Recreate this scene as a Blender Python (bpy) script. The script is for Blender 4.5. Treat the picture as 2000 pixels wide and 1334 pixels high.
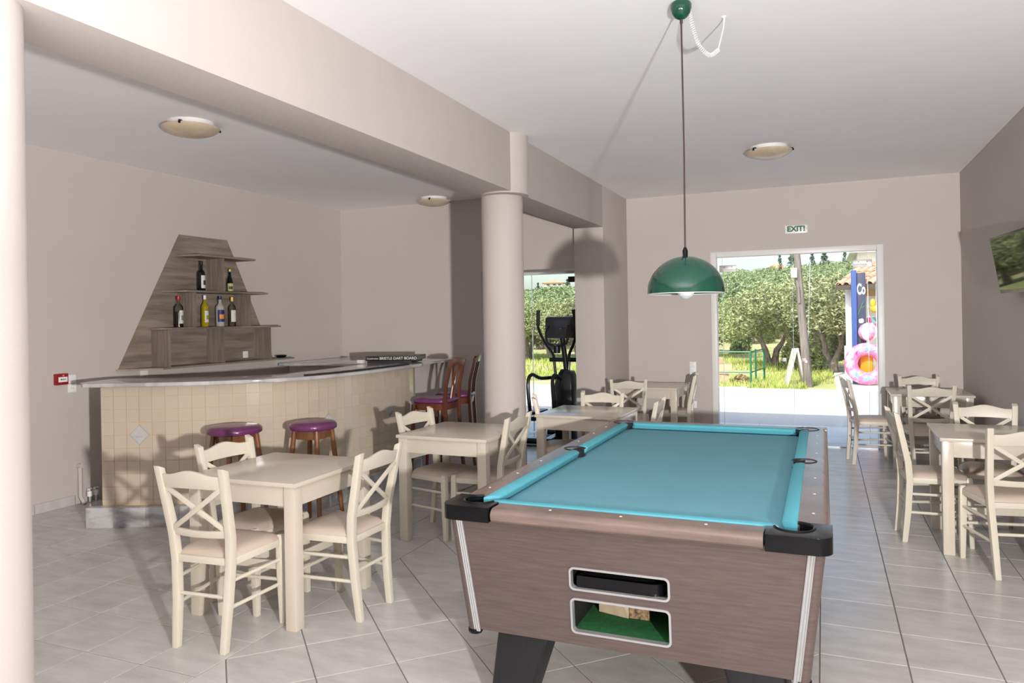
import bpy, bmesh, math, random
from mathutils import Vector, Matrix, Euler
random.seed(7)
PI = math.pi
scene = bpy.context.scene
for o in list(bpy.data.objects): bpy.data.objects.remove(o, do_unlink=True)
COL = scene.collection

# ------------------------------------------------------------------ camera, world, lamps, exposure
CAM_H = 1.56
cd = bpy.data.cameras.new('camera'); cam = bpy.data.objects.new('camera', cd); COL.objects.link(cam)
cd.sensor_width = 36.0; cd.lens = 36.0*1441.91/2000; cd.shift_y = -44.81/2000; cd.clip_start = 0.05; cd.clip_end = 2000
RX = Vector((0.9213533, 0.3883475, -0.0171542)); UP = Vector((0.0158074, 0.0066628, 0.9998529)); FW = Vector((-0.3884047, 0.9214889, 0.0))
cam.matrix_world = Matrix(((RX.x, UP.x, -FW.x, 0), (RX.y, UP.y, -FW.y, 0), (RX.z, UP.z, -FW.z, CAM_H), (0, 0, 0, 1)))
scene.camera = cam
def project(p):
    d = Vector(p)-Vector((0, 0, CAM_H)); z = d.dot(FW)
    if z < 0.05: return None
    return 1000+1441.91*d.dot(RX)/z, 667-44.81-1441.91*d.dot(UP)/z, z

scene.view_settings.view_transform = 'Standard'; scene.view_settings.look = 'None'
scene.view_settings.exposure = 0.0; scene.view_settings.gamma = 1.0
try: scene.view_settings.use_curve_mapping = False
except Exception: pass

w = bpy.data.worlds.new('sky'); scene.world = w; w.use_nodes = True
nt = w.node_tree; nt.nodes.clear()
sky = nt.nodes.new('ShaderNodeTexSky'); sky.sky_type = 'NISHITA'; sky.sun_disc = False
sky.sun_elevation = math.radians(48); sky.sun_rotation = math.radians(200); sky.air_density = 1.0; sky.dust_density = 3.0; sky.ozone_density = 1.0
bg = nt.nodes.new('ShaderNodeBackground'); bg.inputs['Strength'].default_value = 0.36
ow = nt.nodes.new('ShaderNodeOutputWorld')
nt.links.new(sky.outputs[0], bg.inputs[0]); nt.links.new(bg.outputs[0], ow.inputs[0])

def lamp(name, kind, loc, energy, color=(1, 1, 1), aim=None, **kw):
    d = bpy.data.lights.new(name, kind); d.energy = energy; d.color = color
    for k, v in kw.items(): setattr(d, k, v)
    o = bpy.data.objects.new(name, d); COL.objects.link(o); o.location = loc
    if aim is not None: o.rotation_euler = (Vector(aim)-Vector(loc)).to_track_quat('-Z', 'Y').to_euler()
    return o
sun = lamp('sun', 'SUN', (0, 0, 20), 7.0, (1.0, 0.96, 0.88), aim=None, angle=math.radians(0.6))
sun.rotation_euler = Vector((0.22, 0.80, -0.80)).to_track_quat('-Z', 'Y').to_euler()
FLASH = 72.0
fl = lamp('photo_flash', 'POINT', (0.80, 0.20, 1.37), FLASH, (1.0, 0.98, 0.955), shadow_soft_size=0.045)
fl.data.use_nodes = True
fn = fl.data.node_tree; em = fn.nodes['Emission']; lf = fn.nodes.new('ShaderNodeLightFalloff'); lf.inputs['Strength'].default_value = 1.0
fa_ = fn.nodes.new('ShaderNodeMath'); fa_.operation = 'MULTIPLY_ADD'; fa_.inputs[1].default_value = 0.20
fn.links.new(lf.outputs['Constant'], fa_.inputs[0]); fn.links.new(lf.outputs['Linear'], fa_.inputs[2]); fn.links.new(fa_.outputs[0], em.inputs['Strength'])
lamp('added_ceiling_fill', 'AREA', (-0.5, 0.1, 1.75), 105.0, (0.91, 0.95, 1.0), aim=(-0.5, 0.09, 3.08), shape='RECTANGLE', size=2.4, size_y=1.6)  # unseen fill panel, added to brighten the ceiling and lift the room by bounce

# ------------------------------------------------------------------ material helpers
def srgb(r, g, b):
    f = lambda c: (c/255/12.92) if c/255 <= 0.04045 else ((c/255+0.055)/1.055)**2.4
    return (f(r), f(g), f(b))
MATS = {}
def mat(name, color, rough=0.5, metal=0.0, var=0.0, scale=6.0, bump=0.0, bscale=60.0, stretch=(1, 1, 1), color2=None, spec=0.5, trans=0.0, ior=1.45, emit=None, estr=0.0, coat=0.0, obj_random=0.0, detail=4.0, contrast=None):
    if name in MATS: return MATS[name]
    m = bpy.data.materials.new(name); m.use_nodes = True; n = m.node_tree; b = n.nodes['Principled BSDF']
    c1 = (*color, 1.0)
    b.inputs['Base Color'].default_value = c1; b.inputs['Roughness'].default_value = rough; b.inputs['Metallic'].default_value = metal
    b.inputs['Specular IOR Level'].default_value = spec; b.inputs['IOR'].default_value = ior
    b.inputs['Transmission Weight'].default_value = trans; b.inputs['Coat Weight'].default_value = coat
    if emit is not None: b.inputs['Emission Color'].default_value = (*emit, 1); b.inputs['Emission Strength'].default_value = estr
    tc = n.nodes.new('ShaderNodeTexCoord'); mp = n.nodes.new('ShaderNodeMapping'); mp.inputs['Scale'].default_value = stretch
    n.links.new(tc.outputs['Object'], mp.inputs['Vector'])
    src = None
    if var > 0 or color2 is not None:
        no = n.nodes.new('ShaderNodeTexNoise'); no.inputs['Scale'].default_value = scale; no.inputs['Detail'].default_value = detail; no.inputs['Roughness'].default_value = 0.6
        n.links.new(mp.outputs[0], no.inputs['Vector'])
        if obj_random > 0 or True:
            oi = n.nodes.new('ShaderNodeObjectInfo'); add = n.nodes.new('ShaderNodeVectorMath'); add.operation = 'ADD'
            sc = n.nodes.new('ShaderNodeVectorMath'); sc.operation = 'SCALE'; sc.inputs[3].default_value = 37.0
            cmb = n.nodes.new('ShaderNodeCombineXYZ'); n.links.new(oi.outputs['Random'], cmb.inputs[0]); n.links.new(oi.outputs['Random'], cmb.inputs[1])
            n.links.new(cmb.outputs[0], sc.inputs[0]); n.links.new(mp.outputs[0], add.inputs[0]); n.links.new(sc.outputs[0], add.inputs[1]); n.links.new(add.outputs[0], no.inputs['Vector'])
        rp = n.nodes.new('ShaderNodeValToRGB'); lo, hi = contrast or (0.3, 0.7)
        rp.color_ramp.elements[0].position = lo; rp.color_ramp.elements[1].position = hi
        c2 = color2 if color2 is not None else tuple(min(1, c*(1+var)) for c in color)
        ca = color if color2 is not None else tuple(c*(1-var) for c in color)
        rp.color_ramp.elements[0].color = (*ca, 1); rp.color_ramp.elements[1].color = (*c2, 1)
        n.links.new(no.outputs['Fac'], rp.inputs['Fac']); src = rp.outputs['Color']
        if obj_random > 0:
            hs = n.nodes.new('ShaderNodeHueSaturation'); ma = n.nodes.new('ShaderNodeMapRange')
            ma.inputs['To Min'].default_value = 1-obj_random; ma.inputs['To Max'].default_value = 1+obj_random
            n.links.new(oi.outputs['Random'], ma.inputs['Value']); n.links.new(ma.outputs[0], hs.inputs['Value']); n.links.new(src, hs.inputs['Color']); src = hs.outputs['Color']
        n.links.new(src, b.inputs['Base Color'])
    if bump > 0:
        nb = n.nodes.new('ShaderNodeTexNoise'); nb.inputs['Scale'].default_value = bscale; nb.inputs['Detail'].default_value = 3
        n.links.new(mp.outputs[0], nb.inputs['Vector']); bp = n.nodes.new('ShaderNodeBump'); bp.inputs['Strength'].default_value = bump; bp.inputs['Distance'].default_value = 0.01
        n.links.new(nb.outputs['Fac'], bp.inputs['Height']); n.links.new(bp.outputs[0], b.inputs['Normal'])
    MATS[name] = m; return m
def glass_mat(name, tint=(0.96, 0.985, 0.975), rough=0.0, refl=0.10):
    m = bpy.data.materials.new(name); m.use_nodes = True; n = m.node_tree; n.nodes.clear()
    o = n.nodes.new('ShaderNodeOutputMaterial'); t = n.nodes.new('ShaderNodeBsdfTransparent'); g = n.nodes.new('ShaderNodeBsdfGlossy'); mx = n.nodes.new('ShaderNodeMixShader'); fr = n.nodes.new('ShaderNodeFresnel')
    t.inputs[0].default_value = (*tint, 1); g.inputs['Roughness'].default_value = rough; fr.inputs['IOR'].default_value = 1.27
    n.links.new(fr.outputs[0], mx.inputs[0]); n.links.new(t.outputs[0], mx.inputs[1]); n.links.new(g.outputs[0], mx.inputs[2]); n.links.new(mx.outputs[0], o.inputs[0])
    MATS[name] = m; return m
def leaf_mat(name, c1, c2):
    m = bpy.data.materials.new(name); m.use_nodes = True; n = m.node_tree; n.nodes.clear()
    o = n.nodes.new('ShaderNodeOutputMaterial'); d = n.nodes.new('ShaderNodeBsdfDiffuse'); t = n.nodes.new('ShaderNodeBsdfTranslucent'); mx = n.nodes.new('ShaderNodeMixShader'); mx.inputs[0].default_value = 0.15
    tc = n.nodes.new('ShaderNodeTexCoord'); no = n.nodes.new('ShaderNodeTexNoise'); no.inputs['Scale'].default_value = 9.0; no.inputs['Detail'].default_value = 5.0
    rp = n.nodes.new('ShaderNodeValToRGB'); rp.color_ramp.elements[0].position = 0.35; rp.color_ramp.elements[1].position = 0.65
    rp.color_ramp.elements[0].color = (*c1, 1); rp.color_ramp.elements[1].color = (*c2, 1)
    n.links.new(tc.outputs['Object'], no.inputs['Vector']); n.links.new(no.outputs['Fac'], rp.inputs['Fac'])
    n.links.new(rp.outputs[0], d.inputs[0]); n.links.new(rp.outputs[0], t.inputs[0]); n.links.new(d.outputs[0], mx.inputs[1]); n.links.new(t.outputs[0], mx.inputs[2]); n.links.new(mx.outputs[0], o.inputs[0])
    MATS[name] = m; return m

M_WALL = mat('wall_paint', (0.535, 0.475, 0.445), 0.75, var=0.025, scale=1.5, bump=0.05, bscale=140)
M_CEIL = mat('ceiling_paint', (0.90, 0.895, 0.915), 0.85, var=0.02, scale=1.2, bump=0.04, bscale=90)
M_TILE = mat('floor_tile', (0.46, 0.435, 0.415), 0.27, color2=(0.60, 0.58, 0.56), scale=4.0, stretch=(1, 2.6, 1), bump=0.03, bscale=25, obj_random=0.05, contrast=(0.3, 0.72), detail=6)
M_GROUT = mat('floor_grout', (0.20, 0.18, 0.165), 0.9, var=0.1, scale=20)
M_CREAM = mat('cream_lacquer', (0.655, 0.60, 0.495), 0.38, var=0.03, scale=8, bump=0.04, bscale=40, stretch=(1, 1, 0.3))
M_TABLE = mat('cream_table_lacquer', (0.60, 0.535, 0.445), 0.19, var=0.02, scale=6)
M_SEAT = mat('beige_leatherette', (0.58, 0.475, 0.39), 0.45, var=0.03, scale=5, bump=0.12, bscale=220)
M_PURPLE = mat('purple_vinyl', (0.15, 0.034, 0.115), 0.25, var=0.08, scale=8, bump=0.25, bscale=45)
M_WALNUT = mat('walnut_wood', (0.16, 0.062, 0.022), 0.30, color2=(0.24, 0.105, 0.042), scale=14, stretch=(1, 1, 0.12), coat=0.3)
M_REDWOOD = mat('red_brown_wood', (0.085, 0.022, 0.010), 0.28, color2=(0.15, 0.042, 0.018), scale=14, stretch=(1, 1, 0.12), coat=0.3)
M_MARBLE = mat('grey_marble', (0.26, 0.26, 0.275), 0.14, color2=(0.50, 0.495, 0.49), scale=3.2, stretch=(1, 1.6, 3), detail=8, contrast=(0.36, 0.56))
M_MARBLE_TOP = mat('polished_marble_top', (0.40, 0.385, 0.38), 0.08, color2=(0.60, 0.585, 0.58), scale=2.6, stretch=(2.5, 0.8, 1), detail=8, contrast=(0.35, 0.6))
M_BARTILE = mat('cream_wall_tile', (0.53, 0.45, 0.355), 0.14, var=0.03, scale=4, obj_random=0.03)
M_BARGROUT = mat('ochre_grout', (0.60, 0.42, 0.20), 0.8, var=0.08, scale=10)
M_SHELF = mat('grey_oak_laminate', (0.145, 0.110, 0.088), 0.5, color2=(0.30, 0.24, 0.195), scale=2.6, stretch=(2.2, 0.6, 7.0), detail=7, contrast=(0.33, 0.66))
M_SHELF_V = mat('grey_oak_laminate_upright', (0.145, 0.112, 0.09), 0.5, color2=(0.27, 0.215, 0.175), scale=5.0, stretch=(9.0, 9.0, 0.5), detail=6, contrast=(0.3, 0.68))
M_LAM = mat('brown_laminate', (0.082, 0.058, 0.052), 0.36, color2=(0.122, 0.089, 0.080), scale=9, stretch=(1.0, 1.0, 16), detail=6)
M_RAIL = mat('worn_wood_rail', (0.125, 0.092, 0.085), 0.24, color2=(0.235, 0.165, 0.135), scale=3.0, stretch=(1, 1, 8), detail=7, contrast=(0.3, 0.72))
M_FELT = mat('turquoise_felt', (0.140, 0.335, 0.405), 0.85, var=0.05, scale=2.0, bump=0.10, bscale=500, spec=0.2)
M_CUSH = mat('turquoise_cushion_cloth', (0.105, 0.40, 0.48), 0.75, var=0.05, scale=6, bump=0.1, bscale=500, spec=0.3)
M_BLACK = mat('black_plastic', (0.005, 0.005, 0.006), 0.20, var=0.1, scale=30, spec=0.28)
M_BLACKM = mat('matt_black', (0.02, 0.02, 0.022), 0.55, var=0.1, scale=20)
M_LEG = mat('charcoal_leg', (0.013, 0.013, 0.016), 0.5, var=0.2, scale=20, stretch=(4, 4, 0.4))
M_ALU = mat('brushed_aluminium', (0.50, 0.50, 0.505), 0.34, 0.6, var=0.03, scale=20)
M_STEEL = mat('satin_steel', (0.55, 0.53, 0.52), 0.35, 0.8, var=0.03, scale=20)
M_DIAMOND = mat('rail_marker', (0.85, 0.83, 0.78), 0.3)
M_GREEN = mat('green_enamel', (0.002, 0.062, 0.038), 0.08, var=0.03, scale=3, coat=0.5)
M_WHITE = mat('white_plastic', (0.80, 0.79, 0.78), 0.35, var=0.02, scale=10)
M_WFRAME = mat('white_door_frame', (0.74, 0.72, 0.71), 0.35, var=0.02, scale=5)
M_CABLE = mat('dark_cable', (0.055, 0.030, 0.030), 0.5)
M_BULB = mat('white_bulb', (0.86, 0.86, 0.88), 0.15)
M_ALAB = mat('alabaster_glass', (0.50, 0.395, 0.275), 0.25, color2=(0.66, 0.54, 0.40), scale=4, stretch=(1, 2, 1), detail=6)
M_RED = mat('red_plastic', (0.28, 0.012, 0.018), 0.35)
M_EXITG = mat('exit_green', (0.005, 0.13, 0.055), 0.5)
M_GLASS = glass_mat('door_glass')
M_GEDGE = mat('glass_edge', (0.55, 0.70, 0.70), 0.2)

# ------------------------------------------------------------------ mesh helpers
class MB:
    def __init__(s): s.v = []; s.f = []; s.mi = []
    def add(s, vs, fs, mi=0):
        k = len(s.v); s.v += [tuple(v) for v in vs]; s.f += [tuple(i+k for i in f) for f in fs]; s.mi += [mi]*len(fs); return s
    def box(s, c, d, rot=None, mi=0):
        h = [x/2 for x in d]; vs = [Vector((sx*h[0], sy*h[1], sz*h[2])) for sz in (-1, 1) for sy in (-1, 1) for sx in (-1, 1)]
        if rot is not None: vs = [rot @ v for v in vs]
        c = Vector(c); return s.add([v+c for v in vs], [(0, 2, 3, 1), (4, 5, 7, 6), (0, 1, 5, 4), (2, 6, 7, 3), (0, 4, 6, 2), (1, 3, 7, 5)], mi)
    def bx(s, x0, x1, y0, y1, z0, z1, mi=0): return s.box(((x0+x1)/2, (y0+y1)/2, (z0+z1)/2), (x1-x0, y1-y0, z1-z0), None, mi)
    def loft(s, rings, cap=True, closed=False, mi=0):
        n = len(rings[0]); k = len(s.v); vs = [v for r in rings for v in r]; fs = []; m = len(rings)
        for i in range(m if closed else m-1):
            a = i*n; b = ((i+1) % m)*n
            for j in range(n): fs.append((a+j, a+(j+1) % n, b+(j+1) % n, b+j))
        if cap and not closed: fs.append(tuple(reversed(range(n)))); fs.append(tuple((m-1)*n+j for j in range(n)))
        return s.add(vs, fs, mi)
    def tube(s, pts, r, n=10, cap=True, mi=0, closed=False):
        pts = [Vector(p) for p in pts]; rs = r if isinstance(r, (list, tuple)) else [r]*len(pts); rings = []; prev = None
        m = len(pts)
        for i, p in enumerate(pts):
            if closed: t = (pts[(i+1) % m]-pts[i-1]).normalized()
            else: t = (pts[min(i+1, m-1)]-pts[max(i-1, 0)]).normalized()
            if prev is None:
                a = Vector((0, 0, 1)) if abs(t.z) < 0.9 else Vector((1, 0, 0)); u = t.cross(a).normalized()
            else: u = (prev-t*prev.dot(t)).normalized()
            prev = u; v = t.cross(u)
            rings.append([p+u*math.cos(2*PI*j/n)*rs[i]+v*math.sin(2*PI*j/n)*rs[i] for j in range(n)])
        return s.loft(rings, cap, closed, mi)
    def bar(s, p0, p1, wd, th, up=(0, 0, 1), w1=None, t1=None, mi=0):
        p0 = Vector(p0); p1 = Vector(p1); t = (p1-p0).normalized(); up = Vector(up); x = t.cross(up).normalized(); y = x.cross(t)
        w1 = wd if w1 is None else w1; t1 = th if t1 is None else t1
        r = lambda p, a, b: [p-x*a/2-y*b/2, p+x*a/2-y*b/2, p+x*a/2+y*b/2, p-x*a/2+y*b/2]
        return s.loft([r(p0, wd, th), r(p1, w1, t1)], True, False, mi)
    def lathe(s, prof, n=32, c=(0, 0, 0), mi=0, cap=True):
        c = Vector(c); rings = [[c+Vector((r*math.cos(2*PI*j/n), r*math.sin(2*PI*j/n), z)) for j in range(n)] for r, z in prof]
        return s.loft(rings, cap, False, mi)
    def prism(s, poly, z0, z1, mi=0):
        n = len(poly); a = sum(poly[i][0]*poly[(i+1) % n][1]-poly[(i+1) % n][0]*poly[i][1] for i in range(n))
        if a < 0: poly = poly[::-1]
        return s.loft([[Vector((x, y, z0)) for x, y in poly], [Vector((x, y, z1)) for x, y in poly]], True, False, mi)
    def mesh(s, name, mats, bevel=0.0, seg=2, smooth=True, angle=35):
        me = bpy.data.meshes.new(name); me.from_pydata(s.v, [], s.f)
        for m in (mats if isinstance(mats, (list, tuple)) else [mats]): me.materials.append(m)
        me.polygons.foreach_set('material_index', s.mi)
        bm = bmesh.new(); bm.from_mesh(me)
        bmesh.ops.recalc_face_normals(bm, faces=bm.faces)
        if bevel > 0:
            es = [e for e in bm.edges if len(e.link_faces) == 2 and e.calc_face_angle(0) > math.radians(30)]
            bmesh.ops.bevel(bm, geom=es, offset=bevel, segments=seg, affect='EDGES', clamp_overlap=True, profile=0.6)
        bm.to_mesh(me); bm.free()
        if smooth:
            me.polygons.foreach_set('use_smooth', [True]*len(me.polygons)); me.set_sharp_from_angle(angle=math.radians(angle))
        me.update(); return me
    def obj(s, name, mats, parent=None, loc=(0, 0, 0), bevel=0.0, seg=2, smooth=True, angle=35):
        return link(name, s.mesh(name, mats, bevel, seg, smooth, angle), parent, loc)
def link(name, me, parent=None, loc=(0, 0, 0), rot=(0, 0, 0)):
    o = bpy.data.objects.new(name, me); COL.objects.link(o); o.location = loc; o.rotation_euler = rot
    if parent is not None: o.parent = parent
    return o
def thing(name, label, cat, loc=(0, 0, 0), rz=0.0, group=None):
    o = bpy.data.objects.new(name, None); COL.objects.link(o); o.location = loc; o.rotation_euler = (0, 0, rz); o.empty_display_size = 0.1
    return tag(o, label, cat, group)
def tag(o, label, cat, group=None, kind=None):
    o['label'] = label; o['category'] = cat
    if group: o['group'] = group
    if kind: o['kind'] = kind
    return o
def struct(o): o['kind'] = 'structure'; return o
def copy_tree(o, parent=None):
    c = o.copy(); COL.objects.link(c)
    if parent is not None: c.parent = parent
    for ch in list(o.children): copy_tree(ch, c)
    return c
def clip(poly, f):
    out = []
    for i in range(len(poly)):
        a, b = poly[i], poly[(i+1) % len(poly)]; fa, fb = f(a), f(b)
        if fa >= 0: out.append(a)
        if (fa >= 0) != (fb >= 0):
            t = fa/(fa-fb); out.append((a[0]+(b[0]-a[0])*t, a[1]+(b[1]-a[1])*t))
    return out
def area(p): return abs(sum(p[i][0]*p[(i+1) % len(p)][1]-p[(i+1) % len(p)][0]*p[i][1] for i in range(len(p))))/2
def text_obj(name, body, size, m, parent, loc, rot, ext=0.001, ax='CENTER', bold=0.0, sx=1.0):
    c = bpy.data.curves.new(name, 'FONT'); c.body = body; c.size = size; c.align_x = ax; c.align_y = 'CENTER'; c.extrude = ext; c.offset = bold
    t = bpy.data.objects.new(name+'_tmp', c); COL.objects.link(t)
    dg = bpy.context.evaluated_depsgraph_get(); me = bpy.data.meshes.new_from_object(t.evaluated_get(dg)); bpy.data.objects.remove(t, do_unlink=True)
    me.materials.clear(); me.materials.append(m)
    o = link(name, me, parent, loc, rot); o.scale = (sx, 1, 1); return o
def crom(pts, k=6):
    out = []; n = len(pts)
    for i in range(n-1):
        p0, p1, p2, p3 = (Vector(pts[max(i-1, 0)]), Vector(pts[i]), Vector(pts[i+1]), Vector(pts[min(i+2, n-1)]))
        for j in range(k):
            t = j/k; out.append(0.5*((2*p1)+(-p0+p2)*t+(2*p0-5*p1+4*p2-p3)*t*t+(-p0+3*p1-3*p2+p3)*t**3))
    out.append(Vector(pts[-1])); return out

# ------------------------------------------------------------------ the room shell
XL, XR, YB, YB2, HC, HB, XB1, XB2 = -6.059, 1.401, 9.362, 8.396, 3.075, 2.597, -2.319, -2.671
YF = -1.9
floor = struct(MB().bx(XL-0.1, XR+0.1, YF-0.1, YB+0.30, -0.20, -0.003).obj('floor', M_GROUT, smooth=False))
PIT = 0.3613; GAP = 0.0028
tiles = []
def add_tile(poly):
    if len(poly) >= 3 and area(poly) > 0.0006: tiles.append(poly)
def shrink_rect(x0, x1, y0, y1): return [(x0+GAP, y0+GAP), (x1-GAP, y0+GAP), (x1-GAP, y1-GAP), (x0+GAP, y1-GAP)]
XD0, XD1 = -2.585, -0.039
lim = lambda p, a, b, c, d: clip(clip(clip(clip(p, lambda q: q[0]-a), lambda q: b-q[0]), lambda q: q[1]-c), lambda q: d-q[1])
for i in range(-11, 6):
    for j in range(-13, 20):
        p = shrink_rect(-3.64+i*PIT, -3.64+(i+1)*PIT, 3.178+j*PIT, 3.178+(j+1)*PIT)
        y1 = YB+0.28
        add_tile(lim(p, XL+0.01, XD0-GAP, YF, y1))
for i in range(0, 5):
    for j in range(-16, 18):
        p = shrink_rect(XD1+i*PIT, XD1+(i+1)*PIT, 3.660+j*PIT, 3.660+(j+1)*PIT)
        add_tile(lim(p, XD1, XR-0.01, YF, YB+0.28))
c45 = math.sqrt(0.5)
for i in range(-30, 30):
    for j in range(-30, 40):
        r = shrink_rect(-3.69+i*PIT, -3.69+(i+1)*PIT, 1.12+j*PIT, 1.12+(j+1)*PIT)
        p = [((u+v)*c45, (v-u)*c45) for u, v in r]
        if max(q[0] for q in p) < XD0 or min(q[0] for q in p) > XD1 or max(q[1] for q in p) < YF or min(q[1] for q in p) > YB+0.3: continue
        add_tile(lim(p, XD0+GAP, XD1-GAP, YF, YB+0.28))
def seen_size(poly):
    ps = [project((x, y, 0)) for x, y in poly]
    if any(q is None for q in ps): return 0
    cx = sum(q[0] for q in ps)/len(ps); cy = sum(q[1] for q in ps)/len(ps)
    if not (-60 < cx < 2060 and 560 < cy < 1420): return 0
    return area([(q[0], q[1]) for q in ps])
tiles.sort(key=seen_size, reverse=True)
rest = MB()
for k, p in enumerate(tiles):
    cx = sum(q[0] for q in p)/len(p); cy = sum(q[1] for q in p)/len(p)
    if k < 300 and seen_size(p) > 60:
        MB().prism([(x-cx, y-cy) for x, y in p], -0.006, 0.0).obj('tile', M_TILE, floor, (cx, cy, 0), bevel=0.0012, seg=1, smooth=False)
    else: rest.prism(p, -0.006, 0.0)
ro = rest.obj('tile_field', M_TILE, floor, smooth=False); ro['kind'] = 'stuff'

struct(MB().bx(XL-0.25, XR+0.25, YF-0.2, YB+0.30, HC, HC+0.22).obj('ceiling', M_CEIL, smooth=False))
struct(MB().bx(XL-0.2, XL, YF-0.2, YB2+0.2, -0.2, HC).obj('wall_left', M_WALL, smooth=False))
struct(MB().bx(XR, XR+0.2, YF-0.2, YB+0.3, -0.2, HC).obj('wall_right', M_WALL, smooth=False))
struct(MB().bx(XL-0.2, XR+0.2, YF-0.2, YF, -0.2, HC).obj('wall_front', M_WALL, smooth=False))
DX0, DX1, DZ = -1.272, 0.640, 2.333
wb = MB(); wb.bx(XB1, DX0, YB, YB+0.25, -0.2, HC); wb.bx(DX1, XR, YB, YB+0.25, -0.2, HC); wb.bx(DX0, DX1, YB, YB+0.25, DZ, HC)
struct(wb.obj('wall_back', M_WALL, smooth=False))
BX0 = -3.95      # left jamb of the recess that holds the exercise machine
w2 = MB(); w2.bx(XL, BX0, YB2, YB2+0.2, -0.2, HC); w2.bx(BX0, XB2, YB2, YB2+0.5, 2.153, HC); w2.bx(BX0-0.2, BX0, YB2+0.2, YB+0.25, -0.2, HC)
w2.bx(BX0, XB2, YB, YB+0.25, 2.20, HC); w2.bx(BX0, XB2, YB2+0.2, YB, 2.60, 2.70)
struct(w2.obj('wall_bar_back', M_WALL, smooth=False))
struct(MB().bx(XB2, XB1, 8.24, YB+0.25, -0.2, HC).obj('trim_1', M_WALL, bevel=0.006))
struct(MB().bx(XB2, XB1, YF, 8.24, HB, HC).obj('trim_2', M_WALL, bevel=0.004))
# round columns
def column(cx, cy, name):
    t = MB().lathe([(0.176, 0), (0.176, HB)], 56, (cx, cy, 0)).obj(name, M_WALL, None)
    MB().lathe([(0.2, HB-0.012), (0.2, HC)], 56, (cx+0.055, cy-0.06, 0)).obj('upper_drum', M_WALL, t)
    return struct(t)
column(-2.495, 5.742, 'trim_3')
struct(MB().lathe([(0.176, 0), (0.176, HC)], 64, (-2.495, 1.467, 0)).obj('trim_4', M_WALL))
# tiled baseboards
def skirting(name, p0, p1, nrm, skip=()):
    root = struct(MB().bar((*p0, 0.04), (*p1, 0.04), 0.006, 0.076).obj(name, M_GROUT, smooth=False))
    d = Vector((p1[0]-p0[0], p1[1]-p0[1], 0)); L = d.length; d.normalize(); k = 0; s0 = 0.0
    while s0 < L-0.02:
        e = min(s0+PIT, L); a = Vector((*p0, 0))+d*(s0+0.003); b = Vector((*p0, 0))+d*(e-0.003); n = Vector((*nrm, 0))*0.006
        MB().bar((a.x+n.x, a.y+n.y, 0.041), (b.x+n.x, b.y+n.y, 0.041), 0.010, 0.080).obj('tile', M_TILE, root, smooth=False); s0 = e
skirting('baseboard_left', (XL+0.001, 1.20), (XL+0.001, 4.46), (1, 0))
skirting('baseboard_right', (XR-0.001, 2.0), (XR-0.001, 9.3), (-1, 0))
skirting('baseboard_back', (XB1+0.02, YB-0.001), (DX0, YB-0.001), (0, -1))
skirting('baseboard_back_2', (DX1, YB-0.001), (XR-0.01, YB-0.001), (0, -1))

# glazed entrance: white frame, two fixed strips, two leaves with patch fittings
d1 = MB().bx(DX0, DX0+0.068, YB-0.02, YB+0.12, 0, DZ).bx(DX1-0.068, DX1, YB-0.02, YB+0.12, 0, DZ).bx(DX0+0.068, DX1-0.068, YB-0.02, YB+0.12, DZ-0.065, DZ).obj('door_1', M_WFRAME, bevel=0.006)
struct(d1)
GY = YB+0.05
def pane(x0, x1, z0, z1, parent, y=GY):
    return MB().bx(x0, x1, y-0.004, y+0.004, z0, z1).obj('glass_pane', M_GLASS, parent, smooth=False)
xs = [DX0+0.070, -1.132, -0.324, 0.484, DX1-0.070]
for a, b in zip(xs[:-1], xs[1:]):
    pn = pane(a+0.004, b-0.004, 0.012, DZ-0.068, d1)
    MB().bx(b-0.010, b-0.005, GY-0.0055, GY+0.0055, 0.012, DZ-0.068).obj('glass_edge', M_GEDGE, pn, smooth=False)
for x0, x1, side in ((-1.172, -0.975, 1), (0.325, 0.524, -1)):
    f = MB().bx(x0, x1, GY-0.018, GY+0.018, 2.085, 2.17).obj('patch_fitting', M_STEEL, d1, bevel=0.003)
    MB().bx((x0+0.05) if side > 0 else x0, x1 if side > 0 else x1-0.05, GY-0.022, GY-0.017, 2.087, 2.124).obj('cover_plate', M_WHITE, f, bevel=0.002)
    for q in (0.06, 0.15): MB().lathe([(0.006, 0), (0.006, 0.004)], 10).obj('screw', M_BLACKM, f, (x0+q, GY-0.022, 2.145)).rotation_euler = (PI/2, 0, 0)
for x in (-0.435, -0.215):
    MB().bx(x-0.022, x+0.022, GY-0.02, GY+0.02, 0.992, 1.034).obj('lock', M_WHITE, d1, bevel=0.004)
MB().bx(DX0+0.068, DX1-0.068, YB-0.01, YB+0.14, 0.001, 0.010).obj('threshold', M_ALU, d1, smooth=False)
# second glazed door behind the exercise machine
d2 = MB().bx(BX0, XB2, YB+0.02, YB+0.12, 2.15, 2.20).obj('door_2', M_WFRAME, bevel=0.005); struct(d2)
for a, b in ((BX0+0.005, -3.676), (-3.676, XB2)):
    pn = pane(a+0.003, b-0.003, 0.012, 2.15, d2, YB+0.06)
    if b > -3.0: MB().bx(a+0.004, a+0.012, YB+0.052, YB+0.068, 0.012, 2.15).obj('glass_edge', M_GEDGE, pn, smooth=False)
MB().bx(-3.14, -2.95, YB+0.04, YB+0.08, 2.035, 2.11).obj('patch_fitting', M_BLACKM, d2, bevel=0.003)
MB().lathe([(0.001, -0.03), (0.02, -0.02), (0.024, 0), (0.02, 0.02), (0.001, 0.03)], 14).obj('knob', M_STEEL, d2, (-3.64, YB+0.03, 1.42))

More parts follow.
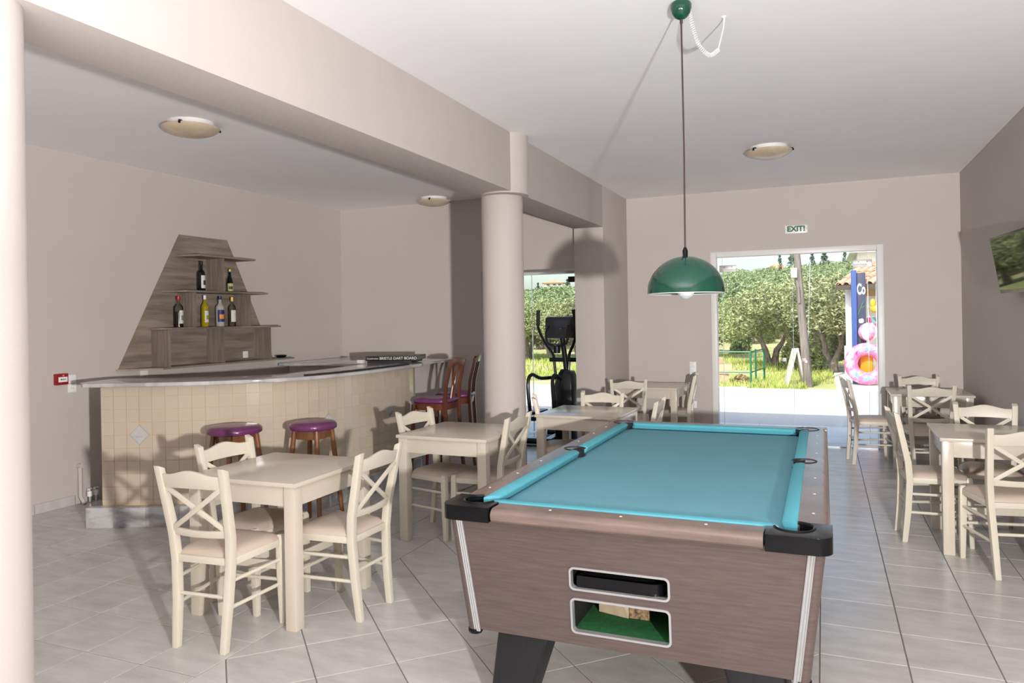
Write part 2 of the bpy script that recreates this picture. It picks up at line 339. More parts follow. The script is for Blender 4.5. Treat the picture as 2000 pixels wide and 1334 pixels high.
# ------------------------------------------------------------------ pool table
PX0, PX1, PY0, PY1, PZ = -1.378, 0.012, 2.535, 5.055, 0.840
pcx, pcy = (PX0+PX1)/2, (PY0+PY1)/2
pool = thing('pool_table', 'large pool table with turquoise felt and brown wood-grain cabinet', 'pool table', (pcx, pcy, 0))
hx, hy = (PX1-PX0)/2, (PY1-PY0)/2
# cabinet: tapering shell with two slots in the near end
ct, cb = PZ-0.046, 0.345
tx, ty, bx_, by_ = hx-0.025, hy-0.035, hx-0.078, hy-0.075
def cab(x, z, side):   # y of the near/far face at height z
    f = (z-cb)/(ct-cb); return side*(by_+(ty-by_)*f)
def cabx(z, side): f = (z-cb)/(ct-cb); return side*(bx_+(tx-bx_)*f)
sx0, sx1 = -0.875-pcx, -0.512-pcx
SL = [(0.560, 0.640), (0.395, 0.523)]      # the two slots, low and high edge
SK = -0.0
m = MB()
zs = sorted([cb, ct]+[z for s in SL for z in s])
def quad(a, b, c, d): m.add([a, b, c, d], [(0, 1, 2, 3)])
for z0, z1 in zip(zs[:-1], zs[1:]):
    cols = [None, sx0, sx1, None]
    for i in range(3):
        if i == 1 and any(abs(z0-s[0]) < 1e-6 for s in SL): continue
        P = lambda i_, z: (cabx(z, -1) if i_ == 0 else cabx(z, 1) if i_ == 3 else cols[i_], cab(0, z, -1), z)
        quad(P(i, z0), P(i+1, z0), P(i+1, z1), P(i, z1))
quad((cabx(cb, 1), by_, cb), (cabx(cb, -1), by_, cb), (cabx(ct, -1), ty, ct), (cabx(ct, 1), ty, ct))
for sd in (-1, 1): quad((cabx(cb, sd), -by_*sd*-1, cb), (cabx(cb, sd), by_*sd*-1, cb), (cabx(ct, sd), ty*sd*-1, ct), (cabx(ct, sd), -ty*sd*-1, ct))
quad((cabx(cb, -1), -by_, cb), (cabx(cb, 1), -by_, cb), (cabx(cb, 1), by_, cb), (cabx(cb, -1), by_, cb))
cabm = bpy.data.meshes.new('cabinet'); cabm.from_pydata(m.v, [], m.f); cabm.materials.append(M_LAM); cabm.update()
cabinet = link('cabinet', cabm, pool)
M_SLOTD = mat('dark_slot_lining', (0.012, 0.012, 0.013), 0.6, var=0.1, scale=10)
M_GCARPET = mat('green_slot_carpet', (0.012, 0.12, 0.03), 0.95, var=0.25, scale=60, bump=0.4, bscale=300)
M_OSB = mat('raw_chipboard', (0.05, 0.03, 0.02), 0.8, color2=(0.50, 0.33, 0.18), scale=70)
def rrect(x0, x1, z0, z1, r, n=5):
    out = []
    for cx, cz, a0 in ((x1-r, z1-r, 0), (x0+r, z1-r, 90), (x0+r, z0+r, 180), (x1-r, z0+r, 270)):
        for k in range(n+1):
            a = math.radians(a0+90*k/n); out.append((cx+r*math.cos(a), cz+r*math.sin(a)))
    return out
def slot_frame(z0, z1):
    outer = rrect(sx0-0.004, sx1+0.004, z0-0.004, z1+0.004, 0.020); inner = rrect(sx0+0.004, sx1-0.004, z0+0.004, z1-0.004, 0.014)
    f = MB(); n = len(outer); Y = lambda z, d: cab(0, z, -1)+d
    rings = [[Vector((x, Y(z, 0.002), z)) for x, z in outer], [Vector((x, Y(z, -0.006), z)) for x, z in outer], [Vector((x, Y(z, -0.006), z)) for x, z in inner], [Vector((x, Y(z, 0.02), z)) for x, z in inner]]
    k = 0; f.v = []; f.loft(rings, cap=False); return f.obj('slot_frame', M_ALU, cabinet, smooth=True)
def slot_box(z0, z1, depth, mats5):
    y0 = cab(0, z0, -1)+0.001; y1 = y0+depth; b = MB()
    pts = [(sx0, z0), (sx1, z0), (sx1, z1), (sx0, z1)]
    for i, mi in zip(range(4), (0, 1, 1, 1)):
        a, c = pts[i], pts[(i+1) % 4]; ya = lambda z: cab(0, z, -1)+0.001
        b.add([(a[0], ya(a[1]), a[1]), (c[0], ya(c[1]), c[1]), (c[0], y1, c[1]), (a[0], y1, a[1])], [(0, 1, 2, 3)], mi)
    b.add([(p[0], y1, p[1]) for p in pts], [(0, 1, 2, 3)], 1)
    return b.obj('slot_lining', mats5, cabinet, smooth=False)
for (z0, z1), ms, dp in zip(SL, ([M_SLOTD, M_SLOTD], [M_GCARPET, M_SLOTD]), (0.16, 0.32)):
    slot_frame(z0, z1); slot_box(z0, z1, dp, ms)
yb = cab(0, 0.42, -1)
blk = MB().add([(sx0+0.040, yb+0.215, 0.396), (sx0+0.165, yb+0.185, 0.396), (sx0+0.165, yb+0.24, 0.396), (sx0+0.040, yb+0.215, 0.52), (sx0+0.120, yb+0.192, 0.52), (sx0+0.165, yb+0.24, 0.52)], [(0, 1, 4, 3), (1, 2, 5, 4), (0, 2, 1), (3, 4, 5), (0, 3, 5, 2)])
blk.obj('ball_ramp', mat('pale_ply', (0.52, 0.40, 0.27), 0.7, var=0.15, scale=15), cabinet, smooth=False)
MB().bx(sx0+0.168, sx0+0.245, yb+0.19, yb+0.24, 0.397, 0.52).obj('chipboard_block', M_OSB, cabinet, smooth=False)
# black ball tray lying in the upper slot
tr = [(sx0+0.02, 0), (sx0+0.02, 0.11), (sx1-0.07, 0.11)]+[(sx1-0.065+0.045*math.sin(a), 0.055+0.055*math.cos(a)) for a in [PI*k/8 for k in range(9)]]+[(sx1-0.07, 0)]
ot = MB(); y0 = cab(0, 0.57, -1)+0.012
cxm = sum(p[0] for p in tr)/len(tr)
ring = lambda s, z: [Vector((cxm+(x-cxm)*s, y0+0.055+(y-0.055)*(1-(1-s)*2.5), z)) for x, y in tr]
ot.loft([ring(1, 0.561), ring(1, 0.606), ring(0.955, 0.606), ring(0.955, 0.572)])
ot.obj('ball_tray', M_BLACK, cabinet)
# aluminium corner strips with rounded laminate corner
for sx in (-1, 1):
    for sy in (-1, 1):
        a = Vector((cabx(cb-0.012, sx), cab(0, cb-0.012, sy), cb-0.006)); b = Vector((cabx(ct, sx), cab(0, ct, sy), ct))
        crn = MB().tube([a-Vector((sx*0.014, sy*0.014, 0)), b-Vector((sx*0.014, sy*0.014, 0))], 0.024, 20).obj('corner_post', M_LAM, cabinet)
        o1 = Vector((-sx*0.030, sy*0.004, 0)); o2 = Vector((sx*0.004, -sy*0.030, 0))
        for o_, wx in ((o1, (1, 0)), (o2, (0, 1))):
            st = MB()
            for q in (-0.009, 0.0, 0.009):
                dq = Vector((q if wx[0] else 0, q if wx[1] else 0, 0)); st.tube([a+o_+dq, b+o_+dq], 0.0055, 8)
            st.obj('corner_strip', M_ALU, crn)
        MB().lathe([(0.026, -0.012), (0.030, -0.004), (0.028, 0.006)], 18, a-Vector((sx*0.014, sy*0.014, 0))).obj('corner_foot', M_BLACK, crn)
# legs, splayed and tapering
for sx in (-1, 1):
    for sy in (-1, 1):
        top = Vector((sx*0.425, sy*(by_-0.20), cb+0.02)); bot = Vector((sx*0.50, sy*(by_-0.16), 0.0))
        r = lambda c, wd, dp: [c+Vector((-wd/2, -dp/2, 0)), c+Vector((wd/2, -dp/2, 0)), c+Vector((wd/2, dp/2, 0)), c+Vector((-wd/2, dp/2, 0))]
        lg = MB().loft([r(bot+Vector((0, 0, 0.02)), 0.165, 0.14), r(top, 0.225, 0.20)]).obj('leg', M_LEG, pool, bevel=0.02, seg=3)
        MB().lathe([(0.05, 0), (0.05, 0.022)], 18, (bot.x, bot.y, 0)).obj('levelling_foot', M_BLACKM, lg)
# bed
MB().bx(-hx+0.07, hx-0.07, -hy+0.08, hy-0.08, 0.752, 0.798).obj('playing_bed', M_FELT, pool, smooth=False)
# rails with rounded outer edge
RW = 0.104
def rail(name, p0, p1, inward):
    p0, p1, n = Vector((*p0, 0)), Vector((*p1, 0)), Vector((*inward, 0))
    prof = [(RW, -0.001), (0.030, 0.0)]+[(0.030-0.030*math.sin(a), -0.026+0.026*math.cos(a)) for a in [PI/2*k/6 for k in range(1, 7)]]+[(0.004, -0.042), (0.012, -0.050), (RW, -0.050)]
    return MB().loft([[p+n*d+Vector((0, 0, PZ+z)) for d, z in prof] for p in (p0, p1)]).obj(name, M_RAIL, pool, angle=25)
CAPW = 0.205
rail('rail', (-hx+CAPW, -hy), (hx-CAPW, -hy), (0, 1)); rail('rail', (-hx+0.12, hy), (hx-0.12, hy), (0, -1))
rl = rail('rail', (-hx, -hy+CAPW-0.02), (-hx, hy-0.002), (1, 0)); rr = rail('rail', (hx, -hy+CAPW-0.02), (hx, hy-0.002), (-1, 0))
# markers
for fx in (-0.27, 0.0, 0.30):
    MB().lathe([(0.0055, 0), (0.0055, 0.0012)], 10, (fx, -hy+0.062, PZ)).obj('rail_marker', M_DIAMOND, pool)
for sx in (-1, 1):
    for fy in (-0.93, -0.62, -0.31, 0.31, 0.62, 0.90):
        MB().lathe([(0.0055, 0), (0.0055, 0.0012)], 10, (sx*(hx-0.055), fy, PZ)).obj('rail_marker', M_DIAMOND, pool)
# near corner caps: black, with a rounded pocket mouth
def cap_mesh(sx):
    L1, L2, R = CAPW, CAPW-0.02, 0.062
    o = MB(); n = 12
    # plan outline in local coords: corner at origin, x inwards, y inwards (far), pocket mouth towards inside corner
    pc = (0.118, 0.118)
    arc = [(pc[0]+R*math.cos(a), pc[1]+R*math.sin(a)) for a in [math.radians(-45-135+270*k/20)-0 for k in range(21)]]
    a0 = math.radians(90); arc = []
    for k in range(17):
        a = math.radians(105+(240)*k/16); arc.append((pc[0]+R*math.cos(a), pc[1]+R*math.sin(a)))
    rc = 0.05; cor = [(rc-rc*math.cos(t), rc-rc*math.sin(t)) for t in [PI/2*k/6 for k in range(7)]]
    outline = [(0, L2)]+cor+[(L1, 0), (L1, RW)]
    poly = outline+[(arc[-1][0], RW)]+arc[::-1]+[(RW, L2)]
    poly = [(p[0], p[1]) for p in poly]
    if sx < 0: f = lambda p: (-hx-0.006+p[0], -hy-0.006+p[1])
    else: f = lambda p: (hx+0.006-p[0], -hy-0.006+p[1])
    return [f(p) for p in poly], f(pc), R
for sx in (-1, 1):
    poly, pc, R = cap_mesh(sx)
    cp = MB().prism(poly, PZ-0.052, PZ+0.005).obj('corner_cap', M_BLACK, pool, bevel=0.016, seg=4, angle=60)
    MB().tube([(pc[0]+R*math.cos(a)*1.02, pc[1]+R*math.sin(a)*1.02, PZ+0.003) for a in ([math.radians(100+250*k/24) for k in range(25)] if sx < 0 else [math.radians(80-250*k/24) for k in range(25)])], 0.006, 8).obj('pocket_lip', M_BLACK, cp)
    MB().lathe([(R, PZ-0.03), (R*0.95, PZ-0.10), (0.001, PZ-0.12)], 24, (pc[0], pc[1], 0), cap=False).obj('pocket', M_BLACKM, pool)
# far corners: wooden corner blocks with black pocket liners
for sx in (-1, 1):
    b = MB().bx(min(sx*hx, sx*(hx-0.12)), max(sx*hx, sx*(hx-0.12)), hy-0.10, hy, PZ-0.050, PZ-0.0005).obj('corner_block', M_RAIL, pool, bevel=0.004)
    px, py = sx*(hx-0.115), hy-0.115
    MB().lathe([(0.066, PZ-0.075), (0.060, PZ-0.01), (0.066, PZ+0.003), (0.072, PZ+0.001), (0.072, PZ-0.02)], 28, (px, py, 0), cap=False).obj('pocket', M_BLACKM, pool)
    MB().lathe([(0.072, PZ-0.0366), (0.001, PZ-0.0364)], 24, (px, py, 0), cap=False).obj('pocket_floor', M_BLACKM, pool)
for sx in (-1, 1):
    px, py = sx*(hx-0.108), 0.08
    pk = MB().lathe([(0.052, PZ-0.07), (0.050, PZ-0.005), (0.054, PZ+0.003), (0.060, PZ+0.001)], 24, (px, py, 0), cap=False).obj('pocket', M_BLACKM, pool)
    MB().lathe([(0.060, PZ-0.0366), (0.001, PZ-0.0364)], 24, (px, py, 0), cap=False).obj('pocket_floor', M_BLACKM, pool)
# cushions: cloth-covered wedges with angled ends
def cushion(p0, p1, inward, c0, c1):
    p0, p1, n = Vector((*p0, 0)), Vector((*p1, 0)), Vector((*inward, 0)); t = (p1-p0).normalized()
    prof = [(0.0, 0.001), (0.018, 0.004), (0.040, 0.002), (0.052, -0.004), (0.054, -0.010), (0.040, -0.0365), (0.0, -0.0365)]
    rg = lambda p, s, c: [p+n*d+t*(s*c*d)+Vector((0, 0, PZ+z)) for d, z in prof]
    return MB().loft([rg(p0, 1, c0), rg(p1, -1, c1)]).obj('cushion', M_CUSH, pool, bevel=0.003, angle=45)
cl = 0.16
cushion((-hx+cl, -hy+RW+0.012), (hx-cl, -hy+RW+0.012), (0, 1), 0.9, 0.9)
cushion((-hx+cl-0.01, hy-RW), (hx-cl+0.01, hy-RW), (0, -1), 0.9, 0.9)
for sx in (-1, 1):
    cushion((sx*(hx-RW), -hy+cl), (sx*(hx-RW), 0.02), (-sx, 0), 0.9, 0.35)
    cushion((sx*(hx-RW), 0.14), (sx*(hx-RW), hy-cl+0.02), (-sx, 0), 0.35, 0.9)

# ------------------------------------------------------------------ dining tables
def make_table(label, loc, rz):
    t = thing('dining_table', label, 'table', (loc[0], loc[1], 0), rz, 'cream square dining tables')
    MB().bx(-0.357, 0.357, -0.357, 0.357, 0.728, 0.750).obj('tabletop', M_TABLE, t, bevel=0.003)
    for s, a in ((-1, 0), (1, 0), (-1, 1), (1, 1)):
        d = (-0.285, 0.285, s*0.322-0.010, s*0.322+0.010); d = d if a == 0 else (d[2], d[3], d[0], d[1])
        MB().bx(*d, 0.625, 0.728).obj('apron', M_TABLE, t, bevel=0.0015)
    for x in (-1, 1):
        for y in (-1, 1):
            MB().bx(x*0.312-0.033, x*0.312+0.033, y*0.312-0.033, y*0.312+0.033, 0, 0.728).obj('leg', M_TABLE, t, bevel=0.004)
    return t
proto_t = None
TABLES = [
 ('square cream dining table nearest the camera on the left, in front of the bar', (-2.815, 3.325), 0.02),
 ('square cream dining table between the near left table and the round column', (-2.44, 4.845), -0.02),
 ('square cream dining table beyond the round column, by the pool table\'s far left corner', (-1.885, 6.13), -0.02),
 ('square cream dining table in the far left corner beneath the light switch', (-1.86, 8.66), -0.03),
 ('square cream dining table nearest the camera along the right wall', (1.035, 5.76), -0.01),
 ('square cream dining table in the far right corner beside the glass door', (0.965, 8.52), 0.0)]
for lab, lc, rz in TABLES:
    if proto_t is None: proto_t = make_table(lab, lc, rz)
    else:
        c = copy_tree(proto_t); c.location = (*lc, 0); c.rotation_euler = (0, 0, rz); c['label'] = lab

# ------------------------------------------------------------------ cross-back chairs
def make_chair(label, loc, rz):
    t = thing('dining_chair', label, 'chair', (loc[0], loc[1], 0), rz, 'cream cross-back dining chairs')
    def rect(c, a, b): c = Vector(c); return [c+Vector((-a, -b, 0)), c+Vector((a, -b, 0)), c+Vector((a, b, 0)), c+Vector((-a, b, 0))]
    for s in (-1, 1):
        rg = [rect((s*0.138, -0.192, 0), 0.016, 0.017), rect((s*0.146, -0.170, 0.22), 0.0175, 0.020), rect((s*0.158, -0.160, 0.42), 0.0175, 0.021), rect((s*0.166, -0.170, 0.55), 0.0175, 0.021), rect((s*0.184, -0.238, 0.870), 0.0175, 0.019)]
        top = [v+Vector((0, 0, 0.016 if k < 2 else 0.0)) for k, v in enumerate(rg[-1])]; rg[-1] = top
        MB().loft(rg).obj('rear_post', M_CREAM, t, bevel=0.004, angle=50)
        rg = [rect((s*0.192, 0.195, 0), 0.014, 0.014), rect((s*0.190, 0.190, 0.25), 0.019, 0.019), rect((s*0.188, 0.186, 0.445), 0.019, 0.019), rect((s*0.188, 0.186, 0.462), 0.013, 0.013)]
        MB().loft(rg).obj('front_leg', M_CREAM, t, bevel=0.003, angle=50)
    yb = lambda z: -0.170-(z-0.55)*0.068/0.32
    xb = lambda z: 0.166+(z-0.55)*0.018/0.32
    def back_rail(zb, zt, name):
        rg = []; n = 14
        for k in range(n+1):
            u = -1+2*k/n; x = u*(xb(0.8 if zt(0) > 0.7 else 0.56)-0.008); bow = -0.014*(1-u*u)
            z0, z1 = zb(u), zt(u); y0, y1 = yb(z0)+bow, yb(z1)+bow
            rg.append([Vector((x, y0-0.009, z0)), Vector((x, y0+0.009, z0)), Vector((x, y1+0.009, z1)), Vector((x, y1-0.009, z1))])
        MB().loft(rg).obj(name, M_CREAM, t, bevel=0.003, angle=50)
    back_rail(lambda u: 0.778+0.004*(1-u*u), lambda u: 0.846+0.024*(0.5+0.5*math.cos(PI*min(1, abs(u)/0.8))), 'top_rail')
    back_rail(lambda u: 0.540-0.004*(1-u*u), lambda u: 0.580-0.010*(1-u*u), 'lower_rail')
    for s in (-1, 1):
        p0 = Vector((s*0.152, yb(0.575)-0.006+s*0.004, 0.572)); p1 = Vector((-s*0.168, yb(0.785)-0.006+s*0.004, 0.787))
        MB().bar(p0, p1, 0.024, 0.011, up=(0, 1, 0)).obj('cross_slat', M_CREAM, t, bevel=0.002)
    # seat frame and cushion
    for a, b in (((-0.188, 0.186), (0.188, 0.186)), ((-0.158, -0.160), (0.158, -0.160)), ((-0.188, 0.186), (-0.158, -0.160)), ((0.188, 0.186), (0.158, -0.160))):
        MB().bar((*a, 0.424), (*b, 0.424), 0.022, 0.034).obj('seat_rail', M_CREAM, t, bevel=0.002)
    n = 14; vs = []; fs = []
    for j in range(n+1):
        v = j/n; y = -0.158+0.366*v; hw = 0.166+0.036*v
        for i in range(n+1):
            u = -1+2*i/n
            if v > 0.85: cut = (v-0.85)/0.15
            e = (1-abs(u)**5)*(1-abs(2*v-1)**5); rr_ = 1-0.035*(abs(u)**6*abs(2*v-1)**6)*2
            vs.append((u*hw*rr_, y-0.012*abs(u)**4*abs(2*v-1)**8*(1 if v > .5 else -1), 0.446+0.034*max(e, 0)**0.6))
    for j in range(n):
        for i in range(n): a = j*(n+1)+i; fs.append((a, a+1, a+n+2, a+n+1))
    sk = MB().add(vs, fs); k0 = len(sk.v)
    bd = [i for i in range(n+1)]+[j*(n+1)+n for j in range(1, n+1)]+[n*(n+1)+i for i in range(n-1, -1, -1)]+[j*(n+1) for j in range(n-1, 0, -1)]
    sk.add([(vs[i][0]*0.99, vs[i][1]*0.99, 0.436) for i in bd], [])
    for q in range(len(bd)): sk.f.append((bd[q], k0+q, k0+(q+1) % len(bd), bd[(q+1) % len(bd)])); sk.mi.append(0)
    sk.f.append(tuple(k0+q for q in range(len(bd)))); sk.mi.append(0)
    sk.obj('seat', M_SEAT, t, angle=60)
    for s in (-1, 1):
        for z in (0.330, 0.205):
            MB().tube([(s*0.190, 0.188, z+0.004), (s*(0.146+0.02*(z-0.2)), -0.168, z)], 0.0095, 8).obj('side_stretcher', M_CREAM, t)
    MB().tube([(-0.148, -0.168, 0.255), (0.148, -0.168, 0.255)], 0.0095, 8).obj('rear_stretcher', M_CREAM, t)
    MB().bar((-0.188, 0.190, 0.300), (0.188, 0.190, 0.300), 0.014, 0.044).obj('front_stretcher', M_CREAM, t, bevel=0.002)
    MB().tube([(-0.19, 0.190, 0.225), (0.19, 0.190, 0.225)], 0.0095, 8).obj('front_rod', M_CREAM, t)
    return t
D = math.radians
CHAIRS = [
 ('cream cross-back chair nearest the camera, its back to us at the near left table', (-2.785, 2.855), D(5)),
 ('cream cross-back chair between the near left table and the pool table, facing left', (-2.43, 3.36), D(89)),
 ('cream cross-back chair on the bar side of the near left table', (-2.985, 3.29), D(-94)),
 ('cream cross-back chair on the bar side of the table by the round column', (-2.635, 4.83), D(-100)),
 ('cream cross-back chair on the pool table side of the table by the round column', (-2.23, 4.83), D(88)),
 ('cream cross-back chair facing us behind the table by the pool table\'s far left corner', (-1.85, 6.29), D(184)),
 ('cream cross-back chair facing left just past the pool table\'s far left corner', (-1.475, 6.03), D(92)),
 ('cream cross-back chair half hidden behind another, its seat under the table beyond the column', (-2.115, 6.10), D(-69)),
 ('cream cross-back chair with its back to us at the far left corner table', (-1.99, 8.03), D(12)),
 ('cream cross-back chair seen from the side below the light switch', (-1.60, 8.68), D(94)),
 ('cream cross-back chair in front of the glass door, facing the right wall', (0.43, 8.53), D(-80)),
 ('cream cross-back chair tucked against the back wall behind the far right table', (0.95, 8.70), D(186)),
 ('cream cross-back chair with its back to us at the far right corner table', (0.885, 7.93), D(4)),
 ('cream cross-back chair in the aisle on the left side of the near right table', (0.665, 5.80), D(-85)),
 ('cream cross-back chair behind the near right table, facing us', (1.06, 6.07), D(176)),
 ('cream cross-back chair cut by the right edge of the photo, its back to us', (1.01, 5.235), D(10))]
proto_c = None
for lab, lc, rz in CHAIRS:
    if proto_c is None: proto_c = make_chair(lab, lc, rz)
    else:
        c = copy_tree(proto_c); c.location = (*lc, 0); c.rotation_euler = (0, 0, rz); c['label'] = lab

# ------------------------------------------------------------------ the bar
BZ = 1.115; KB = 0.957
front = crom([(-5.49, 4.12, 0), (-5.20, 4.235, 0), (-4.88, 4.375, 0), (-4.58, 4.56, 0), (-4.31, 4.785, 0), (-4.11, 5.04, 0), (-4.00, 5.36, 0), (-3.955, 5.75, 0), (-3.945, 6.15, 0), (-3.95, 6.6, 0), (-3.985, 6.92, 0), (-4.08, 7.12, 0), (-4.24, 7.23, 0), (-4.45, 7.27, 0)], 8)
front = [p*KB for p in front]
def offs(path, d):
    out = []
    for i, p in enumerate(path):
        t = (path[min(i+1, len(path)-1)]-path[max(i-1, 0)]).normalized(); out.append(p+Vector((-t.y, t.x, 0))*d)
    return out
back = crom([(-4.66, 6.95, 0), (-4.57, 6.4, 0), (-4.52, 5.9, 0), (-4.53, 5.5, 0), (-4.66, 5.12, 0), (-5.0, 4.90, 0), (-5.27, 4.77, 0), (-5.71, 4.60, 0)], 5)
back = [p*KB for p in back]
bar = thing('bar_counter', 'curved bar counter faced with cream tiles under a polished marble top', 'bar counter', (-4.6, 5.8, 0))
BL = Vector((-4.6, 5.8, 0))
slab = [(p.x-BL.x, p.y-BL.y) for p in front]+[(p.x-BL.x, p.y-BL.y) for p in back]+[(-5.44-BL.x, 4.17-BL.y), (-5.37-BL.x, 4.01-BL.y)]
MB().prism(slab, BZ-0.032, BZ).obj('marble_top', M_MARBLE_TOP, bar, bevel=0.010, seg=3, angle=40)
bodyc = [p for p in offs(front, 0.09) if p.x/p.y > -1.287]
inner = [p for p in offs(front, 0.26) if p.x/p.y > -1.30 and p.x > -5.32]
poly = [(p.x-BL.x, p.y-BL.y) for p in bodyc]+[(p.x-BL.x, p.y-BL.y) for p in inner[::-1]]
bcore = MB().prism(poly, 0.0, BZ-0.032).obj('bar_front', M_BARGROUT, bar, angle=20)
# tile grid along the curve
L = [0.0]
for a, b in zip(bodyc[:-1], bodyc[1:]): L.append(L[-1]+(b-a).length)
def at(s):
    s = max(0, min(s, L[-1]))
    for i in range(len(L)-1):
        if s <= L[i+1]: t = (s-L[i])/(L[i+1]-L[i]); p = bodyc[i].lerp(bodyc[i+1], t); d = (bodyc[i+1]-bodyc[i]).normalized(); return p, d
T = 0.1005; ncol = int(L[-1]/T)+1; zt0 = BZ-0.036; ztop = [zt0, zt0-0.074]
while ztop[-1]-T > 0.155: ztop.append(ztop[-1]-T)
ztop.append(0.160)
M_BTILE_MESHES = {}
cnt = 0; bt_rest = MB()
dia = [(3, 4), (18, 4), (27, 4)]       # (column joint, row joint) where a marble diamond sits
cells = []
for c in range(ncol):
    s0, s1 = c*T+0.0016, min((c+1)*T, L[-1])-0.0016
    if s1-s0 < 0.01: continue
    for r in range(len(ztop)-1):
        z1, z0 = ztop[r]-0.0016, ztop[r+1]+0.0016
        if z1-z0 < 0.01: continue
        cells.append((s0, s1, z0, z1, c, r))
DH = 0.078
for s0, s1, z0, z1, c, r in cells:
    poly = [(s0, z0), (s1, z0), (s1, z1), (s0, z1)]
    hit = False
    for dc, dr in dia:
        cs, cz = dc*T, ztop[dr]
        if s1 > cs-DH and s0 < cs+DH and z1 > cz-DH and z0 < cz+DH:
            # keep the part of the cell outside the diamond (cells touch it at one corner only)
            sgx = 1 if (s0+s1)/2 > cs else -1; sgz = 1 if (z0+z1)/2 > cz else -1
            poly = clip(poly, lambda q: (q[0]-cs)*sgx+(q[1]-cz)*sgz-DH); hit = True
    if len(poly) < 3 or area(poly) < 0.0004: continue
    vs = []
    for off in (0.0015, -0.0035):
        for s, z in poly: p, d = at(s); q = p+Vector((d.y, -d.x, 0))*(-off if off > 0 else 0.0035); vs.append((q.x-BL.x, q.y-BL.y, z))
    n = len(poly); fs = [tuple(range(n, 2*n))]+[(i, (i+1) % n, n+(i+1) % n, n+i) for i in range(n)]
    if cnt < 296 and not (c > ncol-2):
        MB().add(vs, fs).obj('tile', M_BARTILE, bcore, smooth=False); cnt += 1
    else: bt_rest.add(vs, fs)
o = bt_rest.obj('tile_field', M_BARTILE, bcore, smooth=False); o['kind'] = 'stuff'
for dc, dr in dia:
    cs, cz = dc*T, ztop[dr]; vs = []
    for off in (0.0, 0.005):
        for ds, dz in ((-DH+.003, 0), (0, -DH+.003), (DH-.003, 0), (0, DH-.003)):
            p, d = at(cs+ds); q = p+Vector((d.y, -d.x, 0))*off; vs.append((q.x-BL.x, q.y-BL.y, cz+dz))
    dm = MB().add(vs, [(4, 5, 6, 7)]+[(i, (i+1) % 4, 4+(i+1) % 4, 4+i) for i in range(4)]).obj('marble_diamond', M_MARBLE, bcore, smooth=False); dm['label'] = 'grey marble diamond tile'
# marble plinth blocks
plc = offs(front, 0.012)[0:]; pli = offs(front, 0.13)[0:]
m_ = min(len(plc), len(pli)); step = 6
for i in range(0, m_-1, step):
    j = min(i+step, m_-1); seg = plc[i:j+1]; sgi = pli[i:j+1]
    pp = [(p.x-BL.x, p.y-BL.y) for p in seg]+[(p.x-BL.x, p.y-BL.y) for p in sgi[::-1]]
    MB().prism(pp, 0.0, 0.155).obj('plinth_block', M_MARBLE, bar, bevel=0.004, angle=25)
# lower return along the back wall
MB().bx(-5.95-BL.x, -4.20-BL.x, 6.98-BL.y, YB2-0.003-BL.y, 1.048, 1.080).obj('return_top', M_MARBLE_TOP, bar, bevel=0.008, seg=2)
MB().bx(-5.85-BL.x, -4.36-BL.x, 7.05-BL.y, YB2-0.003-BL.y, 0.0, 1.048).obj('return_cabinet', M_WALL, bar, bevel=0.002)

# ------------------------------------------------------------------ stools and bar chairs
def stool(label, loc, r, rz):
    t = thing('bar_stool', label, 'stool', (loc[0], loc[1], 0), rz, 'round purple bar stools')
    h = 0.80
    MB().lathe([(0.02, h-0.062), (r*0.92, h-0.062), (r*0.985, h-0.055), (r, h-0.040), (r*0.985, h-0.022), (r*0.90, h-0.008), (r*0.6, h), (0.001, h+0.002)], 48).obj('seat', M_PURPLE, t, angle=50)
    a = r*0.66
    for k in range(4):
        an = k*PI/2; c, s = math.cos(an), math.sin(an); an2 = an+PI/2; c2, s2 = math.cos(an2), math.sin(an2)
        MB().bar((c*a, s*a, h-0.098), (c2*a, s2*a, h-0.098), 0.022, 0.070).obj('apron', M_WALNUT, t, bevel=0.002)
        lg = [(c*r*0.78, s*r*0.78, h-0.062), (c*r*1.0, s*r*1.0, 0.38), (c*r*1.22, s*r*1.22, 0.0)]
        MB().tube(lg, [0.019, 0.020, 0.016], 14).obj('leg', M_WALNUT, t)
        q = 0.25 if k % 2 == 0 else 0.31; rr2 = r*(1.22-0.22*q/0.38)
        MB().tube([(c*rr2, s*rr2, q), (c2*rr2, s2*rr2, q)], 0.011, 10).obj('foot_rest', M_WALNUT, t)
    return t
stool('round purple backless stool at the bar, left of the pair', (-4.075, 4.285), 0.198, D(30))
stool('round purple backless stool at the bar, right of the pair', (-3.63, 4.635), 0.180, D(-42))
